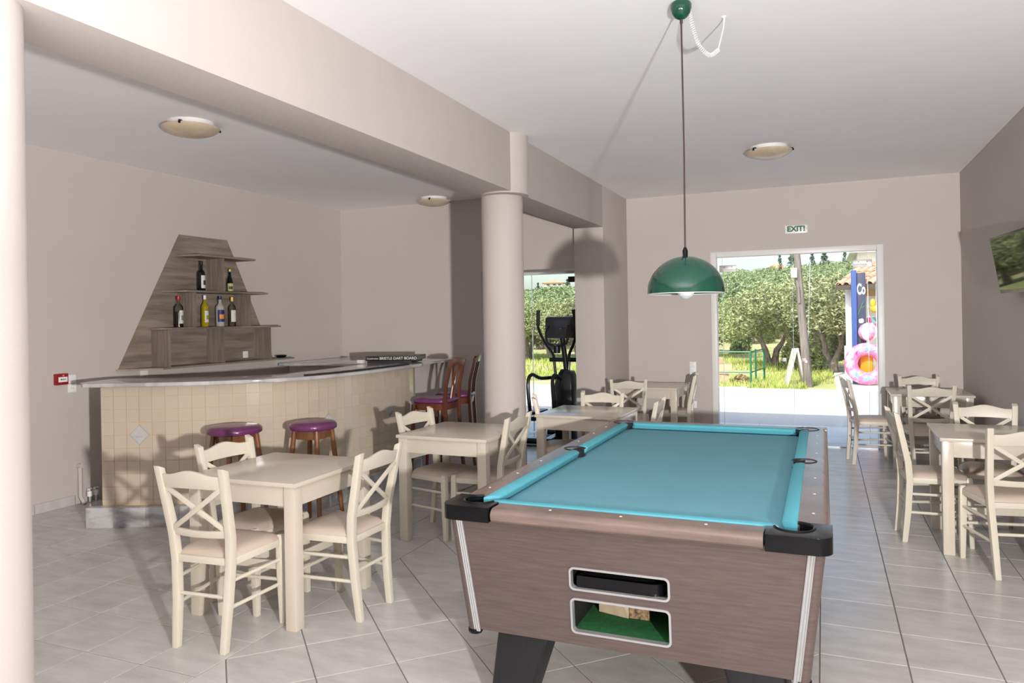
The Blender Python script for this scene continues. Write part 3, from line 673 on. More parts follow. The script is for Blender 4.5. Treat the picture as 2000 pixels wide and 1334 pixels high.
def bar_chair(label, loc, rz):
    t = thing('bar_chair', label, 'bar chair', (loc[0], loc[1], 0), rz, 'tall red-brown bar chairs')
    H = 0.80
    prof = []
    for k in range(33):
        a = 2*PI*k/32; x, y = math.cos(a), math.sin(a); e = 0.5 if y < 0 else 0.85
        prof.append((math.copysign(abs(x)**e, x)*0.205, math.copysign(abs(y)**e, y)*0.205))
    prof = prof[:-1]
    ring = lambda s, z: [Vector((x*s, y*s, z)) for x, y in prof]
    MB().loft([ring(0.95, H-0.045), ring(1.0, H-0.035), ring(1.0, H-0.018), ring(0.93, H-0.004), ring(0.6, H+0.004)]).obj('seat', M_PURPLE, t, angle=50)
    MB().loft([ring(0.93, H-0.11), ring(0.97, H-0.046), ]).obj('seat_frame', M_REDWOOD, t, angle=40)
    for s in (-1, 1):
        MB().tube([(s*0.165, 0.155, H-0.06), (s*0.185, 0.185, 0.0)], [0.021, 0.015], 12).obj('front_leg', M_REDWOOD, t)
        rg = []
        for z, y in ((0, -0.235), (0.35, -0.195), (H-0.05, -0.178), (H+0.12, -0.190), (1.05, -0.222), (1.165, -0.250)):
            c = Vector((s*(0.172 if z < 1.1 else 0.168), y, z)); rg.append([c+Vector((-.018, -.016, 0)), c+Vector((.018, -.016, 0)), c+Vector((.018, .016, 0)), c+Vector((-.018, .016, 0))])
        MB().loft(rg).obj('back_post', M_REDWOOD, t, bevel=0.006, angle=50)
        pts = crom([(s*0.045, -0.178, H-0.05), (s*0.030, -0.192, H+0.06), (s*0.022, -0.203, H+0.14), (s*0.050, -0.218, H+0.24), (s*0.095, -0.240, H+0.325)], 5)
        MB().tube(pts, 0.0125, 8).obj('back_splat', M_REDWOOD, t)
        MB().tube([(s*0.175, 0.168, 0.33), (s*0.172, -0.197, 0.33)], 0.012, 8).obj('stretcher', M_REDWOOD, t)
    rg = []
    for k in range(13):
        u = -1+2*k/12; x = u*0.186; y = -0.246-0.03*(1-u*u); zt = 1.175+0.012*(1-u*u)-0.02*max(0, abs(u)-0.85)/0.15; zb = 1.105+0.012*(1-u*u)
        rg.append([Vector((x, y+0.006, zb)), Vector((x, y+0.026, zb)), Vector((x, y+0.018, zt)), Vector((x, y-0.004, zt))])
    MB().loft(rg).obj('top_rail', M_REDWOOD, t, bevel=0.005, angle=50)
    MB().tube([(-0.18, 0.178, 0.24), (0.18, 0.178, 0.24)], 0.013, 8).obj('foot_rest', M_REDWOOD, t)
    MB().tube([(-0.17, -0.21, 0.24), (0.17, -0.21, 0.24)], 0.012, 8).obj('stretcher', M_REDWOOD, t)
    return t
bar_chair('tall red-brown bar chair with purple seat at the bar\'s right end, in front', (-3.545, 6.42), D(95))
bar_chair('tall red-brown bar chair partly hidden behind the other, by the back wall', (-3.60, 6.95), D(108))

# ------------------------------------------------------------------ shelf unit on the left wall with bottles
SX = XL+0.001
shelf = thing('wall_shelf', 'grey oak trapezoid wall shelf with four boards above the bar', 'shelf', (SX, 5.94, 1.14))
SO = Vector((SX, 5.94, 1.14))
pl = [(4.90-5.94, 0.0), (6.99-5.94, 0.0), (6.285-5.94, 1.336), (5.635-5.94, 1.336)]
bp = MB().loft([[Vector((0.0, y, z)) for y, z in pl], [Vector((0.018, y, z)) for y, z in pl]]).obj('back_panel', M_SHELF, shelf, smooth=False)
SH = [(5.56, 6.41, 2.262), (5.39, 6.60, 1.896), (5.215, 6.805, 1.528), (4.87, 7.03, 1.150)]
for k, (y0, y1, z) in enumerate(SH):
    d = 0.30; e = 0.05
    out = [(0.018, y0-5.94), (d, y0+e-5.94), (d, y1-5.94), (0.018, y1-5.94)] if k < 3 else [(0.018, y0-5.94), (d, y0+0.28-5.94), (d, y1-5.94), (0.018, y1-5.94)]
    MB().prism(out, z-0.018-SO.z, z-SO.z).obj('shelf_board', M_SHELF, shelf, smooth=False)
def upright(y, k):
    z0, z1 = SH[k+1][2]-SO.z, SH[k][2]-0.018-SO.z
    MB().bx(0.018, 0.255, y-5.94-0.009, y-5.94+0.009, z0, z1).obj('upright', M_SHELF_V, shelf, smooth=False)
upright(5.985, 0)
for y in (5.60, 6.365): upright(y, 1)
for y in (5.275, 5.975, 6.68): upright(y, 2)
def bottle(name, label, y, z, h, r, glassm, prof, cap_m, caph, label_m=None, lz=(0.25, 0.6), liquid=None, dx=0.13, facing=-0.6, lab2=None, labw=1.15):
    t = thing(name, label, 'bottle', (XL+dx, y, z), facing, 'bottles on the bar shelf')
    pr = [(0.001, 0.0), (r*0.9, 0.0), (r, 0.008)]+[(r*a, h*b) for a, b in prof]
    MB().lathe(pr, 24).obj('glass', glassm, t, angle=60)
    rn = prof[-1][0]*r
    MB().lathe([(rn*1.12, h-caph), (rn*1.22, h-caph+0.004), (rn*1.22, h-0.002), (0.001, h)], 18).obj('cap', cap_m, t)
    if liquid is not None:
        MB().lathe([(0.001, 0.004), (r*0.93, 0.006), (r*0.93, h*liquid[1]), (0.001, h*liquid[1])], 20).obj('liquid', liquid[0], t)
    if label_m is not None:
        lb = MB(); vs = []; n = 10
        for k in range(n+1):
            a = -labw+2*labw*k/n
            for zz in lz: vs.append(((r+0.0008)*math.cos(a), (r+0.0008)*math.sin(a), h*zz))
        lb.add(vs, [(2*k, 2*k+2, 2*k+3, 2*k+1) for k in range(n)]); lo = lb.obj('label', label_m, t)
        if lab2:
            v2 = []
            for k in range(n+1):
                a = -labw*0.55+2*labw*0.55*k/n
                for zz in (lz[0]+(lz[1]-lz[0])*0.25, lz[0]+(lz[1]-lz[0])*0.62): v2.append(((r+0.0016)*math.cos(a), (r+0.0016)*math.sin(a), h*zz))
            MB().add(v2, [(2*k, 2*k+2, 2*k+3, 2*k+1) for k in range(n)]).obj('label_band', lab2, lo)
    return t
BORD = [(1, 0.56), (0.97, 0.60), (0.85, 0.645), (0.45, 0.70), (0.37, 0.74), (0.36, 0.96)]
SPIR = [(1, 0.62), (0.93, 0.665), (0.70, 0.71), (0.42, 0.76), (0.36, 0.80), (0.36, 0.96)]
SLOPE = [(1, 0.42), (0.9, 0.50), (0.55, 0.66), (0.38, 0.78), (0.36, 0.96)]
def bglass(name, col, dens=0.5):
    return mat(name, col, 0.06, trans=0.85, ior=1.3)
M_BDARK = mat('dark_bottle_glass', (0.006, 0.007, 0.008), 0.06); M_BCLEAR = glass_mat('clear_bottle_glass', (0.86, 0.86, 0.85))
M_YEL = mat('yellow_liqueur', (0.36, 0.27, 0.008), 0.12, var=0.1, scale=10); M_COLA = mat('dark_spirit', (0.016, 0.008, 0.006), 0.1)
M_MILK = mat('milky_glass', (0.42, 0.40, 0.37), 0.15); M_PAPER = mat('paper_label', (0.66, 0.64, 0.58), 0.6, var=0.12, scale=40)
M_BLUEL = mat('blue_label', (0.015, 0.03, 0.13), 0.5); M_ORANGE = mat('orange_print', (0.75, 0.25, 0.03), 0.5); M_GOLD = mat('gold_cap', (0.62, 0.45, 0.12), 0.35, 0.3)
M_BLUECAP = mat('blue_cap', (0.008, 0.018, 0.08), 0.35); M_REDCAP = mat('red_cap', (0.35, 0.015, 0.02), 0.3); M_YL = mat('yellow_label', (0.48, 0.44, 0.16), 0.5, var=0.3, scale=60); M_INK = mat('label_ink', (0.05, 0.05, 0.06), 0.6)
M_GREENL = mat('olive_label', (0.30, 0.32, 0.05), 0.5)
z2, z3 = 1.897, 1.529
bottle('wine_bottle', 'dark wine bottle on the upper shelf, left of the upright', 5.80, z2, 0.315, 0.039, M_BDARK, BORD, M_BDARK, 0.05, M_PAPER, (0.10, 0.52), facing=0.35, lab2=M_INK)
bottle('liqueur_bottle', 'small dark bottle with yellow label and cap on the upper shelf', 6.20, z2, 0.252, 0.032, M_BDARK, SLOPE, M_GOLD, 0.03, M_YL, (0.05, 0.38), facing=-0.5, lab2=M_INK)
bottle('spirit_bottle', 'clear bottle of dark spirit with red cap, leftmost on the middle board', 5.50, z3, 0.312, 0.043, M_BCLEAR, SPIR, M_REDCAP, 0.045, M_PAPER, (0.12, 0.54), (M_COLA, 0.50), facing=0.25, lab2=mat('grey_label', (0.2, 0.24, 0.22), 0.6), labw=0.8)
bottle('liqueur_bottle', 'yellow liqueur bottle with a white cap on the middle board', 5.84, z3, 0.330, 0.036, M_YEL, SPIR, M_WHITE, 0.045, M_PAPER, (0.14, 0.50), facing=0.1, lab2=M_GREENL, labw=0.9)
bottle('liqueur_bottle', 'milky white bottle with blue label and dark blue cap', 6.05, z3, 0.322, 0.044, M_MILK, SPIR, M_BLUECAP, 0.035, M_BLUEL, (0.15, 0.55), facing=-0.35, lab2=M_ORANGE, labw=1.0)
bottle('spirit_bottle', 'clear bottle with white label and gold cap, rightmost on the middle board', 6.225, z3, 0.318, 0.038, M_BCLEAR, SPIR, M_GOLD, 0.05, M_PAPER, (0.15, 0.55), facing=-0.1, labw=1.0)
# things lying on the lowest board and the wall socket seen above it
ash = thing('ashtray', 'small black ashtray on the right end of the lowest shelf board', 'ashtray', (XL+0.20, 6.92, 1.151))
MB().lathe([(0.001, 0), (0.045, 0), (0.060, 0.018), (0.066, 0.027), (0.058, 0.027), (0.045, 0.010), (0.001, 0.008)], 24).obj('bowl', M_BLACK, ash)
def socket(name, label, loc, rot, w_, h_, two=True):
    t = thing(name, label, 'socket', loc); t.rotation_euler = rot
    MB().bx(-w_/2, w_/2, -h_/2, h_/2, 0, 0.009).obj('plate', M_WHITE, t, bevel=0.003)
    MB().lathe([(0.021, 0.0095), (0.019, 0.0097), (0.018, 0.004), (0.001, 0.004)], 20, cap=False).obj('socket_ring', M_WHITE, t)
    for q in (-0.0095, 0.0095): MB().lathe([(0.0028, 0.009), (0.001, 0.0102)], 8).obj('contact_hole', M_BLACKM, t, (q, 0, 0))
    return t
RL = (PI/2, 0, PI/2)           # plate on the left wall, facing +X
socket('wall_socket', 'white socket on the oak panel by the lowest shelf board', (SX+0.019, 6.53, 1.205), RL, 0.075, 0.075)
socket('wall_socket', 'white socket just below the wall shelf\'s left end', (XL+0.001, 5.19, 1.098), RL, 0.085, 0.06)
fa = thing('fire_alarm', 'red fire alarm call point on the left wall', 'alarm', (XL, 4.335, 1.105))
MB().bx(0.0, 0.040, -0.055, 0.055, -0.048, 0.048).obj('case', M_RED, fa, bevel=0.006)
MB().bx(0.0405, 0.0425, -0.038, 0.044, -0.024, 0.020).obj('glass_panel', M_WHITE, fa, bevel=0.001)
MB().bx(0.0425, 0.0435, -0.018, -0.004, -0.006, 0.004).bx(0.0425, 0.0435, 0.004, 0.012, -0.007, 0.003).bx(0.0425, 0.0435, 0.016, 0.028, -0.004, 0.001).obj('press_mark', M_BLACKM, fa, smooth=False)
MB().bx(0.0405, 0.042, 0.0, 0.014, 0.026, 0.038).obj('indicator', mat('pink_led_lens', (0.75, 0.30, 0.28), 0.3), fa)
socket('wall_socket', 'white socket and switch plate beside the red fire alarm', (XL+0.001, 4.445, 1.02), RL, 0.078, 0.075)
sw = thing('light_switch', 'white switch plate directly above the socket by the red alarm', 'switch', (XL+0.001, 4.445, 1.098)); sw.rotation_euler = RL
MB().bx(-0.036, 0.036, -0.037, 0.037, 0, 0.009).obj('plate', M_WHITE, sw, bevel=0.003); MB().bx(-0.024, 0.024, -0.008, 0.024, 0.009, 0.013).obj('rocker', M_WHITE, sw, bevel=0.002)
RB = (PI/2, 0, 0)              # plate on the back wall, facing -Y
sw = thing('light_switch', 'white switch plate on the back wall left of the glass door', 'switch', (-1.507, YB-0.001, 0.905)); sw.rotation_euler = RB
MB().bx(-0.040, 0.040, -0.078, 0.078, 0, 0.009).obj('plate', M_WHITE, sw, bevel=0.003)
for q in (-0.036, 0.036): MB().bx(-0.028, 0.028, q-0.028, q+0.028, 0.009, 0.013).obj('rocker', M_WHITE, sw, bevel=0.002)
socket('wall_socket', 'white socket low on the back wall left of the glass door', (-1.505, YB-0.001, 0.45), RB, 0.08, 0.085)
# valves and pipes at the foot of the left wall
wp = thing('water_pipe', 'white painted pipes with valves at the foot of the left wall', 'pipe', (XL+0.03, 4.52, 0))
MB().tube([(0.0, -0.03, 0.335), (0.0, -0.03, 0.06), (0.03, -0.03, 0.03), (0.05, -0.03, 0.0)], 0.018, 12).obj('riser', M_WALL, wp)
MB().tube([(-0.03, -0.03, 0.33), (0.02, -0.03, 0.335)], 0.022, 12).obj('elbow', M_WALL, wp)
for q in (0.035, 0.095):
    v_ = MB().tube([(0.03, q, 0.0), (0.03, q, 0.12)], 0.014, 12).obj('valve_stem', M_STEEL, wp)
    MB().tube([(0.03, q, 0.055), (0.03, q, 0.10)], 0.024, 12).obj('valve_body', M_WHITE, v_)
    MB().tube([(0.03, q-0.02, 0.115), (0.03, q+0.02, 0.115)], 0.010, 10).obj('valve_handle', M_WHITE, v_)

# ------------------------------------------------------------------ things on the bar
box = thing('dart_board_box', 'flat black bristle dart board carton on the bar\'s right end', 'box', (-4.265, 6.87, BZ+0.022), D(17))
MB().bx(-0.275, 0.275, -0.20, 0.24, 0.0, 0.048).obj('carton', mat('black_carton', (0.012, 0.012, 0.014), 0.35, var=0.3, scale=12), box, bevel=0.002)
text_obj('carton_lettering', 'BRISTLE DART BOARD', 0.040, M_PAPER, box, (0.075, -0.2012, 0.024), (PI/2, 0, 0), 0.0004, bold=0.0008)
text_obj('carton_lettering', 'Grandmaster', 0.032, M_PAPER, box, (-0.200, -0.2012, 0.024), (PI/2, 0, 0), 0.0004, sx=0.75)
pr = MB()
for k in range(9):
    a = 2*PI*k/9; pr.bar((0.05*math.cos(a)-0.02, 0.05*math.sin(a), 0.0488), (0.15*math.cos(a)-0.02, 0.15*math.sin(a), 0.0488), 0.03, 0.0006)
pr.obj('printed_rays', mat('dull_red_print', (0.16, 0.10, 0.09), 0.5, var=0.5, scale=18), box, smooth=False)
MB().bx(0.2755, 0.2762, -0.17, 0.20, 0.010, 0.038).obj('side_print', mat('grey_print', (0.16, 0.15, 0.14), 0.5, var=0.8, scale=70), box, smooth=False)
lid = tag(MB().bx(-0.24, 0.24, -0.21, 0.21, 0, 0.021).obj('black_folder', M_BLACKM, None, (-4.25, 6.83, BZ+0.0005), bevel=0.001), 'flat black board under the dart board carton', 'board'); lid.rotation_euler = (0, 0, D(14))
strip_pts = [p+Vector((0, 0, 0)) for p in offs(front, 0.055)]; strip_pts = [p for p in strip_pts if 4.95 < p.y < 6.45]
sp_i = [p for p in offs(front, 0.095) if 4.95 < p.y < 6.45]
tag(MB().prism([(p.x, p.y) for p in strip_pts]+[(p.x, p.y) for p in sp_i[::-1]], BZ+0.0005, BZ+0.013).obj('bar_mat', M_BLACKM), 'narrow black strip mat along the front edge of the bar top', 'bar mat')
tag(MB().bx(-0.035, 0.035, -0.02, 0.02, 0, 0.035).obj('small_carton', M_WHITE, None, (-4.50, 6.55, BZ+0.0005), bevel=0.003), 'small white packet left of the dart board carton', 'packet')

# ------------------------------------------------------------------ ceiling lights, pendant, exit sign, television
def ceiling_light(label, x, y, r=0.205, rz=0.3):
    t = thing('ceiling_light', label, 'ceiling light', (x, y, HC), rz, 'round alabaster ceiling lights')
    MB().lathe([(0.001, 0), (r*0.80, 0), (r*0.80, -0.030), (r*0.7, -0.034), (0.001, -0.034)], 40).obj('base_plate', M_WHITE, t)
    MB().lathe([(r*0.93, -0.036), (r, -0.040)]+[(r*math.cos(a), -0.040-0.068*math.sin(a)**1.25) for a in [PI/2*k/10 for k in range(1, 10)]]+[(0.001, -0.108)], 48).obj('glass_bowl', M_ALAB, t)
    for k in range(3):
        a = 2*PI*k/3; c, s = math.cos(a), math.sin(a)
        MB().tube([(c*r*0.86, s*r*0.86, -0.030), (c*r*0.99, s*r*0.99, -0.036), (c*r*1.02, s*r*1.02, -0.052)], 0.009, 8).obj('clip', M_BLACK, t)
ceiling_light('round alabaster ceiling light in the main room above the glass door', -0.43, 7.08, rz=2.0)
ceiling_light('round alabaster ceiling light over the bar, nearer the camera', -4.36, 4.19, rz=0.95)
ceiling_light('round alabaster ceiling light beside the beam, far end of the bar', -4.43, 8.08, rz=0.75)
PXY = Vector((-0.611, 3.623, 0)); pz = HC
pend = thing('pendant_lamp', 'green dome pendant lamp hanging over the pool table', 'lamp', (PXY.x, PXY.y, HC))
MB().lathe([(0.001, 0), (0.044, 0.0), (0.051, -0.012), (0.050, -0.030), (0.042, -0.054), (0.028, -0.072), (0.012, -0.080), (0.001, -0.081)], 32).obj('canopy', M_GREEN, pend)
MB().lathe([(0.001, -0.076), (0.007, -0.078), (0.007, -0.098), (0.003, -0.106)], 12).obj('cord_grip', M_CABLE, pend)
zr = 1.669-HC
MB().tube([(0, 0, -0.09), (0.003, 0, -0.7), (0.0, 0, zr+0.19)], 0.0042, 8).obj('cord', M_CABLE, pend)
R = 0.185; prof = []
for k in range(17):
    a = PI/2*k/16; prof.append((max(0.010, R*math.sin(a)), zr+0.178*math.cos(a)))
prof2 = [(max(0.008, r-0.004), z-0.003 if r < R-0.002 else z) for r, z in prof[::-1]]
sh = MB().lathe(prof+prof2, 64, cap=False).obj('lamp_shade', M_GREEN, pend)
MB().lathe([(r*0.985, z-0.004) for r, z in prof[::-1]], 48, cap=False).obj('shade_lining', M_WHITE, sh)
MB().lathe([(0.012, zr+0.170), (0.013, zr+0.205), (0.006, zr+0.222)], 14).obj('shade_hook', M_BLACK, pend)
MB().tube([(0.0, -0.012, zr+0.20), (0.0, -0.055, zr+0.176), (0.0, -0.085, zr+0.158)], 0.003, 8).obj('hook_cord', M_BLACK, sh)
MB().lathe([(0.016, zr+0.14), (0.020, zr+0.08), (0.040, zr+0.035), (0.044, zr+0.015), (0.036, zr-0.012), (0.018, zr-0.026), (0.001, zr-0.029)], 28).obj('bulb', M_BULB, pend)
pend.rotation_euler = (D(0.0), D(-1.0)*0, 0)
# spiral cable from the canopy to a hook in the ceiling
ctrl = crom([(0.036, 0.022, -0.045), (0.050, 0.035, -0.12), (0.075, 0.06, -0.20), (0.115, 0.115, -0.235), (0.150, 0.165, -0.200)], 26)
co = []; turns = 34; nn = len(ctrl)
fr_prev = None; N = turns*9
for i in range(N+1):
    f = i/N*(nn-1); j = min(int(f), nn-2); p = ctrl[j].lerp(ctrl[j+1], f-j); t_ = (ctrl[j+1]-ctrl[j]).normalized()
    u = t_.cross(Vector((1, -1, 0))).normalized(); v = t_.cross(u); a = 2*PI*turns*i/N
    co.append(p+(u*math.cos(a)+v*math.sin(a))*0.0095)
sc_ = MB().tube(co, 0.0021, 6).obj('spiral_cable', M_WHITE, pend)
MB().tube(crom([ctrl[-1], (0.158, 0.19, -0.15), (0.168, 0.235, -0.075), (0.171, 0.258, -0.03), (0.171, 0.261, 0.0)], 5), 0.0035, 6).obj('cable_tail', M_WHITE, pend)
MB().lathe([(0.014, 0.0), (0.012, -0.004), (0.005, -0.008), (0.004, -0.03)], 12, (0.171, 0.261, 0)).obj('ceiling_hook', M_WHITE, pend)
ex = thing('exit_sign', 'small white exit sign with green letters above the glass door', 'sign', (-0.279, YB, 2.556)); 
MB().bx(-0.126, 0.126, -0.022, 0.0, -0.048, 0.048).obj('plate', M_WHITE, ex, bevel=0.004)
text_obj('lettering', 'EXIT!', 0.086, M_EXITG, ex, (0.0, -0.0226, 0.004), (PI/2, 0, 0), 0.0006, bold=0.0035)
for s in (-1, 1): MB().bar((s*0.105, -0.0228, 0.016), (s*0.117, -0.0228, 0.003), 0.001, 0.005, up=(0, 1, 0)).bar((s*0.117, -0.0228, 0.003), (s*0.105, -0.0228, -0.010), 0.001, 0.005, up=(0, 1, 0)).obj('arrow', M_EXITG, ex, smooth=False)
tv = thing('television', 'black flat television tilted forward on the right wall', 'television', (1.305, 6.39, 1.912)); 
tv.rotation_euler = (0, -math.atan2(0.07, 0.435), D(5.0))
MB().bx(-0.012, 0.035, -0.46, 0.46, -0.222, 0.222).obj('casing', M_BLACK, tv, bevel=0.006)
MB().bx(-0.0135, -0.0118, -0.440, 0.444, -0.195, 0.207).obj('screen', mat('glossy_screen', (0.006, 0.006, 0.007), 0.03, spec=0.9), tv, smooth=False)
MB().bx(0.035, 0.055, -0.14, 0.14, -0.1, 0.1).obj('wall_bracket', M_BLACKM, tv); MB().bar((0.05, 0, 0.0), (0.097, 0, 0.012), 0.07, 0.06).obj('bracket_arm', M_BLACKM, tv)

# ------------------------------------------------------------------ exercise machine in the recess
el = thing('elliptical_trainer', 'black elliptical trainer in the recess behind the round column', 'exercise machine', (-3.13, 8.86, 0), D(0))
M_CHAR = mat('charcoal_plastic', (0.018, 0.018, 0.020), 0.35, var=0.1, scale=10); M_TUBE = mat('black_tube', (0.012, 0.012, 0.014), 0.28); M_SCREEN = mat('console_display', (0.02, 0.024, 0.045), 0.12)
MB().bx(-0.30, 0.30, -0.50, 0.42, 0.0, 0.006).obj('floor_mat', M_BLACKM, el)
MB().tube([(-0.28, -0.40, 0.05), (0.28, -0.40, 0.05)], 0.035, 12).tube([(-0.26, 0.34, 0.05), (0.26, 0.34, 0.05)], 0.035, 12).bar((0, -0.40, 0.055), (0, 0.34, 0.055), 0.09, 0.06).obj('base_frame', M_TUBE, el)
hs = [(0.16, 0.06), (0.20, 0.20), (0.22, 0.46), (0.20, 0.66), (0.12, 0.82), (0.06, 0.90)]
MB().loft([[Vector((0.06+sx*w_*0.62, 0.12+sy*w_*1.15, z)) for sx, sy in ((-.6, -1), (.6, -1), (1, -.5), (1, .5), (.6, 1), (-.6, 1), (-1, .5), (-1, -.5))] for w_, z in hs]).obj('flywheel_housing', M_CHAR, el, angle=50)
MB().loft([[Vector((0.20+sx*w_*0.5, -0.10+sy*w_, z)) for sx, sy in ((-1, -1), (1, -1), (1, 1), (-1, 1))] for w_, z in ((0.15, 0.05), (0.15, 0.72), (0.11, 0.86), (0.09, 0.90))]).obj('side_cover', M_CHAR, el, bevel=0.02)
MB().tube([(0.085, 0.16, 0.80), (0.065, 0.14, 1.05), (0.045, 0.10, 1.32)], 0.035, 12).obj('mast', M_TUBE, el)
con = MB().loft([[Vector((0.05+x*s, 0.05+dy+0.06*k, 1.43+z*s)) for x, z in rrect(-0.215, 0.205, -0.135, 0.145, 0.04)] for k, s, dy in ((0, 0.96, -0.015), (0.15, 1.0, 0.0), (1.2, 0.9, 0.0))]).obj('console', M_CHAR, el, angle=50)
MB().bx(-0.04, 0.15, 0.030, 0.034, 1.44, 1.53).obj('display', M_SCREEN, con, smooth=False)
MB().bx(0.035, 0.055, 0.0292, 0.034, 1.415, 1.427).obj('start_button', mat('green_button', (0.01, 0.22, 0.09), 0.4), con)
for q in (-0.05, 0.02, 0.09): MB().bx(q, q+0.04, 0.0292, 0.034, 1.365, 1.385).obj('key_row', M_TUBE, con)
for s in (-1, 1):
    MB().tube(crom([(s*0.235+0.02, -0.06, 1.66), (s*0.255+0.02, -0.02, 1.45), (s*0.20+0.02, 0.06, 1.25), (s*0.115+0.02, 0.12, 1.10), (s*0.10+0.02, 0.14, 0.98), (s*0.07+0.03, 0.12, 0.62)], 6), 0.019, 10).obj('moving_arm', M_TUBE, el)
    MB().tube([(s*0.235+0.02, -0.06, 1.66), (s*0.255+0.02, -0.02, 1.47)], 0.024, 10).obj('arm_grip', M_BLACKM, el)
    MB().tube(crom([(s*0.13+0.045, -0.02, 1.46), (s*0.15+0.045, -0.08, 1.38), (s*0.12+0.045, -0.10, 1.24), (0.055, -0.06, 1.21), (0.055, 0.10, 1.22)], 5), 0.015, 8).obj('fixed_handle', M_TUBE, el)
    MB().tube(crom([(s*0.08+0.03, 0.10, 0.80), (s*0.13-0.04, -0.12, 0.80), (s*0.15-0.06, -0.34, 0.86), (s*0.16-0.07, -0.42, 0.74), (s*0.16-0.05, -0.40, 0.36)], 5), 0.023, 10).obj('pedal_link', M_TUBE, el)
    pd = MB().loft([[Vector((s*0.15-0.03+x, -0.23+y, z)) for x, y in ((-.075, -.18), (.075, -.18), (.075, .18), (-.075, .18))] for z in (0.33+0.04*(s < 0), 0.37+0.04*(s < 0))]).obj('pedal', M_CHAR, el, bevel=0.012)
    MB().bar((s*0.15-0.03, -0.40, 0.32), (s*0.15-0.03, 0.20, 0.30), 0.05, 0.05).obj('pedal_bar', M_TUBE, el)
MB().tube([(-0.14, 0.14, 1.02), (0.26, 0.14, 1.02)], 0.028, 12).obj('pivot_bar', M_TUBE, el)
MB().lathe([(0.045, 0.0), (0.05, 0.12), (0.044, 0.12), (0.040, 0.01), (0.001, 0.01)], 20, (-0.0, 0.02, 1.11)).obj('bottle_cage', M_TUBE, el)

# ------------------------------------------------------------------ outside: ground
GZ = -0.10
M_PAVE = mat('pale_paving', (0.72, 0.70, 0.66), 0.7, var=0.06, scale=6); M_ROAD = mat('asphalt', (0.47, 0.45, 0.425), 0.85, color2=(0.57, 0.55, 0.525), scale=30, bump=0.4, bscale=120, detail=8)
M_GRASSG = mat('grass_soil', (0.27, 0.30, 0.10), 0.95, color2=(0.46, 0.40, 0.23), scale=0.55, detail=8, contrast=(0.42, 0.62))
pv = struct(MB().bx(-14, 8, YB+0.30, 11.62, -0.35, GZ-0.006).obj('floor_pavement', M_GROUT, smooth=False))
for i in range(-7, 8):
    for j in range(4):
        x0 = -0.3+i*0.6 if True else 0; y0 = YB+0.31+j*0.5
        if -4.6 < x0 < 2.4: MB().bx(x0+0.004, x0+0.596, y0+0.004, min(y0+0.496, 11.60), GZ-0.03, GZ+0.02).obj('paving_slab', M_PAVE, pv, bevel=0.004, seg=1)
struct(MB().bx(-90, 90, 11.62, 17.42, -0.4, GZ).obj('floor_road', M_ROAD, smooth=False))
struct(MB().bx(0.25, 14, 17.4, 24.0, -0.4, GZ+0.02).obj('floor_forecourt', M_PAVE, smooth=False))
def gh(x, y):
    t = max(0.0, y-34.0); s = max(0.0, -x*0.012*0)
    return GZ+0.070*t*min(1.0, t/30.0)*(0.80+0.25*math.sin(x*0.03+0.9))+0.06*math.sin(x*0.9)*math.sin(y*0.7)*(1 if y > 18.5 else 0)
g = MB(); nx, ny = 60, 64
ys = [17.42+(j/ny)**2.0*190 for j in range(ny+1)]; xsn = [-1+2*i/nx for i in range(nx+1)]
for y in ys:
    for u in xsn: x = -y*0.22+u*(14+y*0.75); g.v.append((x, y, gh(x, y)-0.01))
for j in range(ny):
    for i in range(nx): a = j*(nx+1)+i; g.f.append((a, a+1, a+nx+2, a+nx+1)); g.mi.append(0)
gr = g.obj('floor_grassland', M_GRASSG); struct(gr)
# grass blades, uncountable
rnd = random.Random(3)
gb = MB()
def blade(x, y, h, wd, z):
    a = rnd.uniform(0, PI); dx, dy = math.cos(a)*wd, math.sin(a)*wd; lx, ly = rnd.uniform(-.5, .5)*h, rnd.uniform(-.5, .5)*h
    gb.add([(x-dx, y-dy, z), (x+dx, y+dy, z), (x+lx, y+ly, z+h)], [(0, 1, 2)], rnd.choice((0, 0, 0, 1)))
for k in range(16000):
    y = 17.5+rnd.random()**1.6*14; f = rnd.random(); x = (-0.145*y-1.2)+f*(0.19*y+1.6)
    if x > 0.2 and y < 24: continue
    if math.sin(x*1.1+1.0)*math.sin(y*0.8) > 0.55: continue
    blade(x, y, rnd.uniform(0.05, 0.19), 0.012, gh(x, y)-0.01)
for k in range(7000):
    y = 18.5+rnd.random()**1.4*12; x = -0.42*y-0.6+rnd.random()*(0.12*y+1.2); blade(x, y, rnd.uniform(0.05, 0.19), 0.012, gh(x, y)-0.01)
go = gb.obj('grass', [leaf_mat('fresh_grass', (0.22, 0.31, 0.05), (0.42, 0.48, 0.12)), leaf_mat('dry_grass', (0.45, 0.37, 0.19), (0.58, 0.50, 0.29))], smooth=False); tag(go, 'tall green and straw coloured grass along the far roadside', 'grass', kind='stuff')

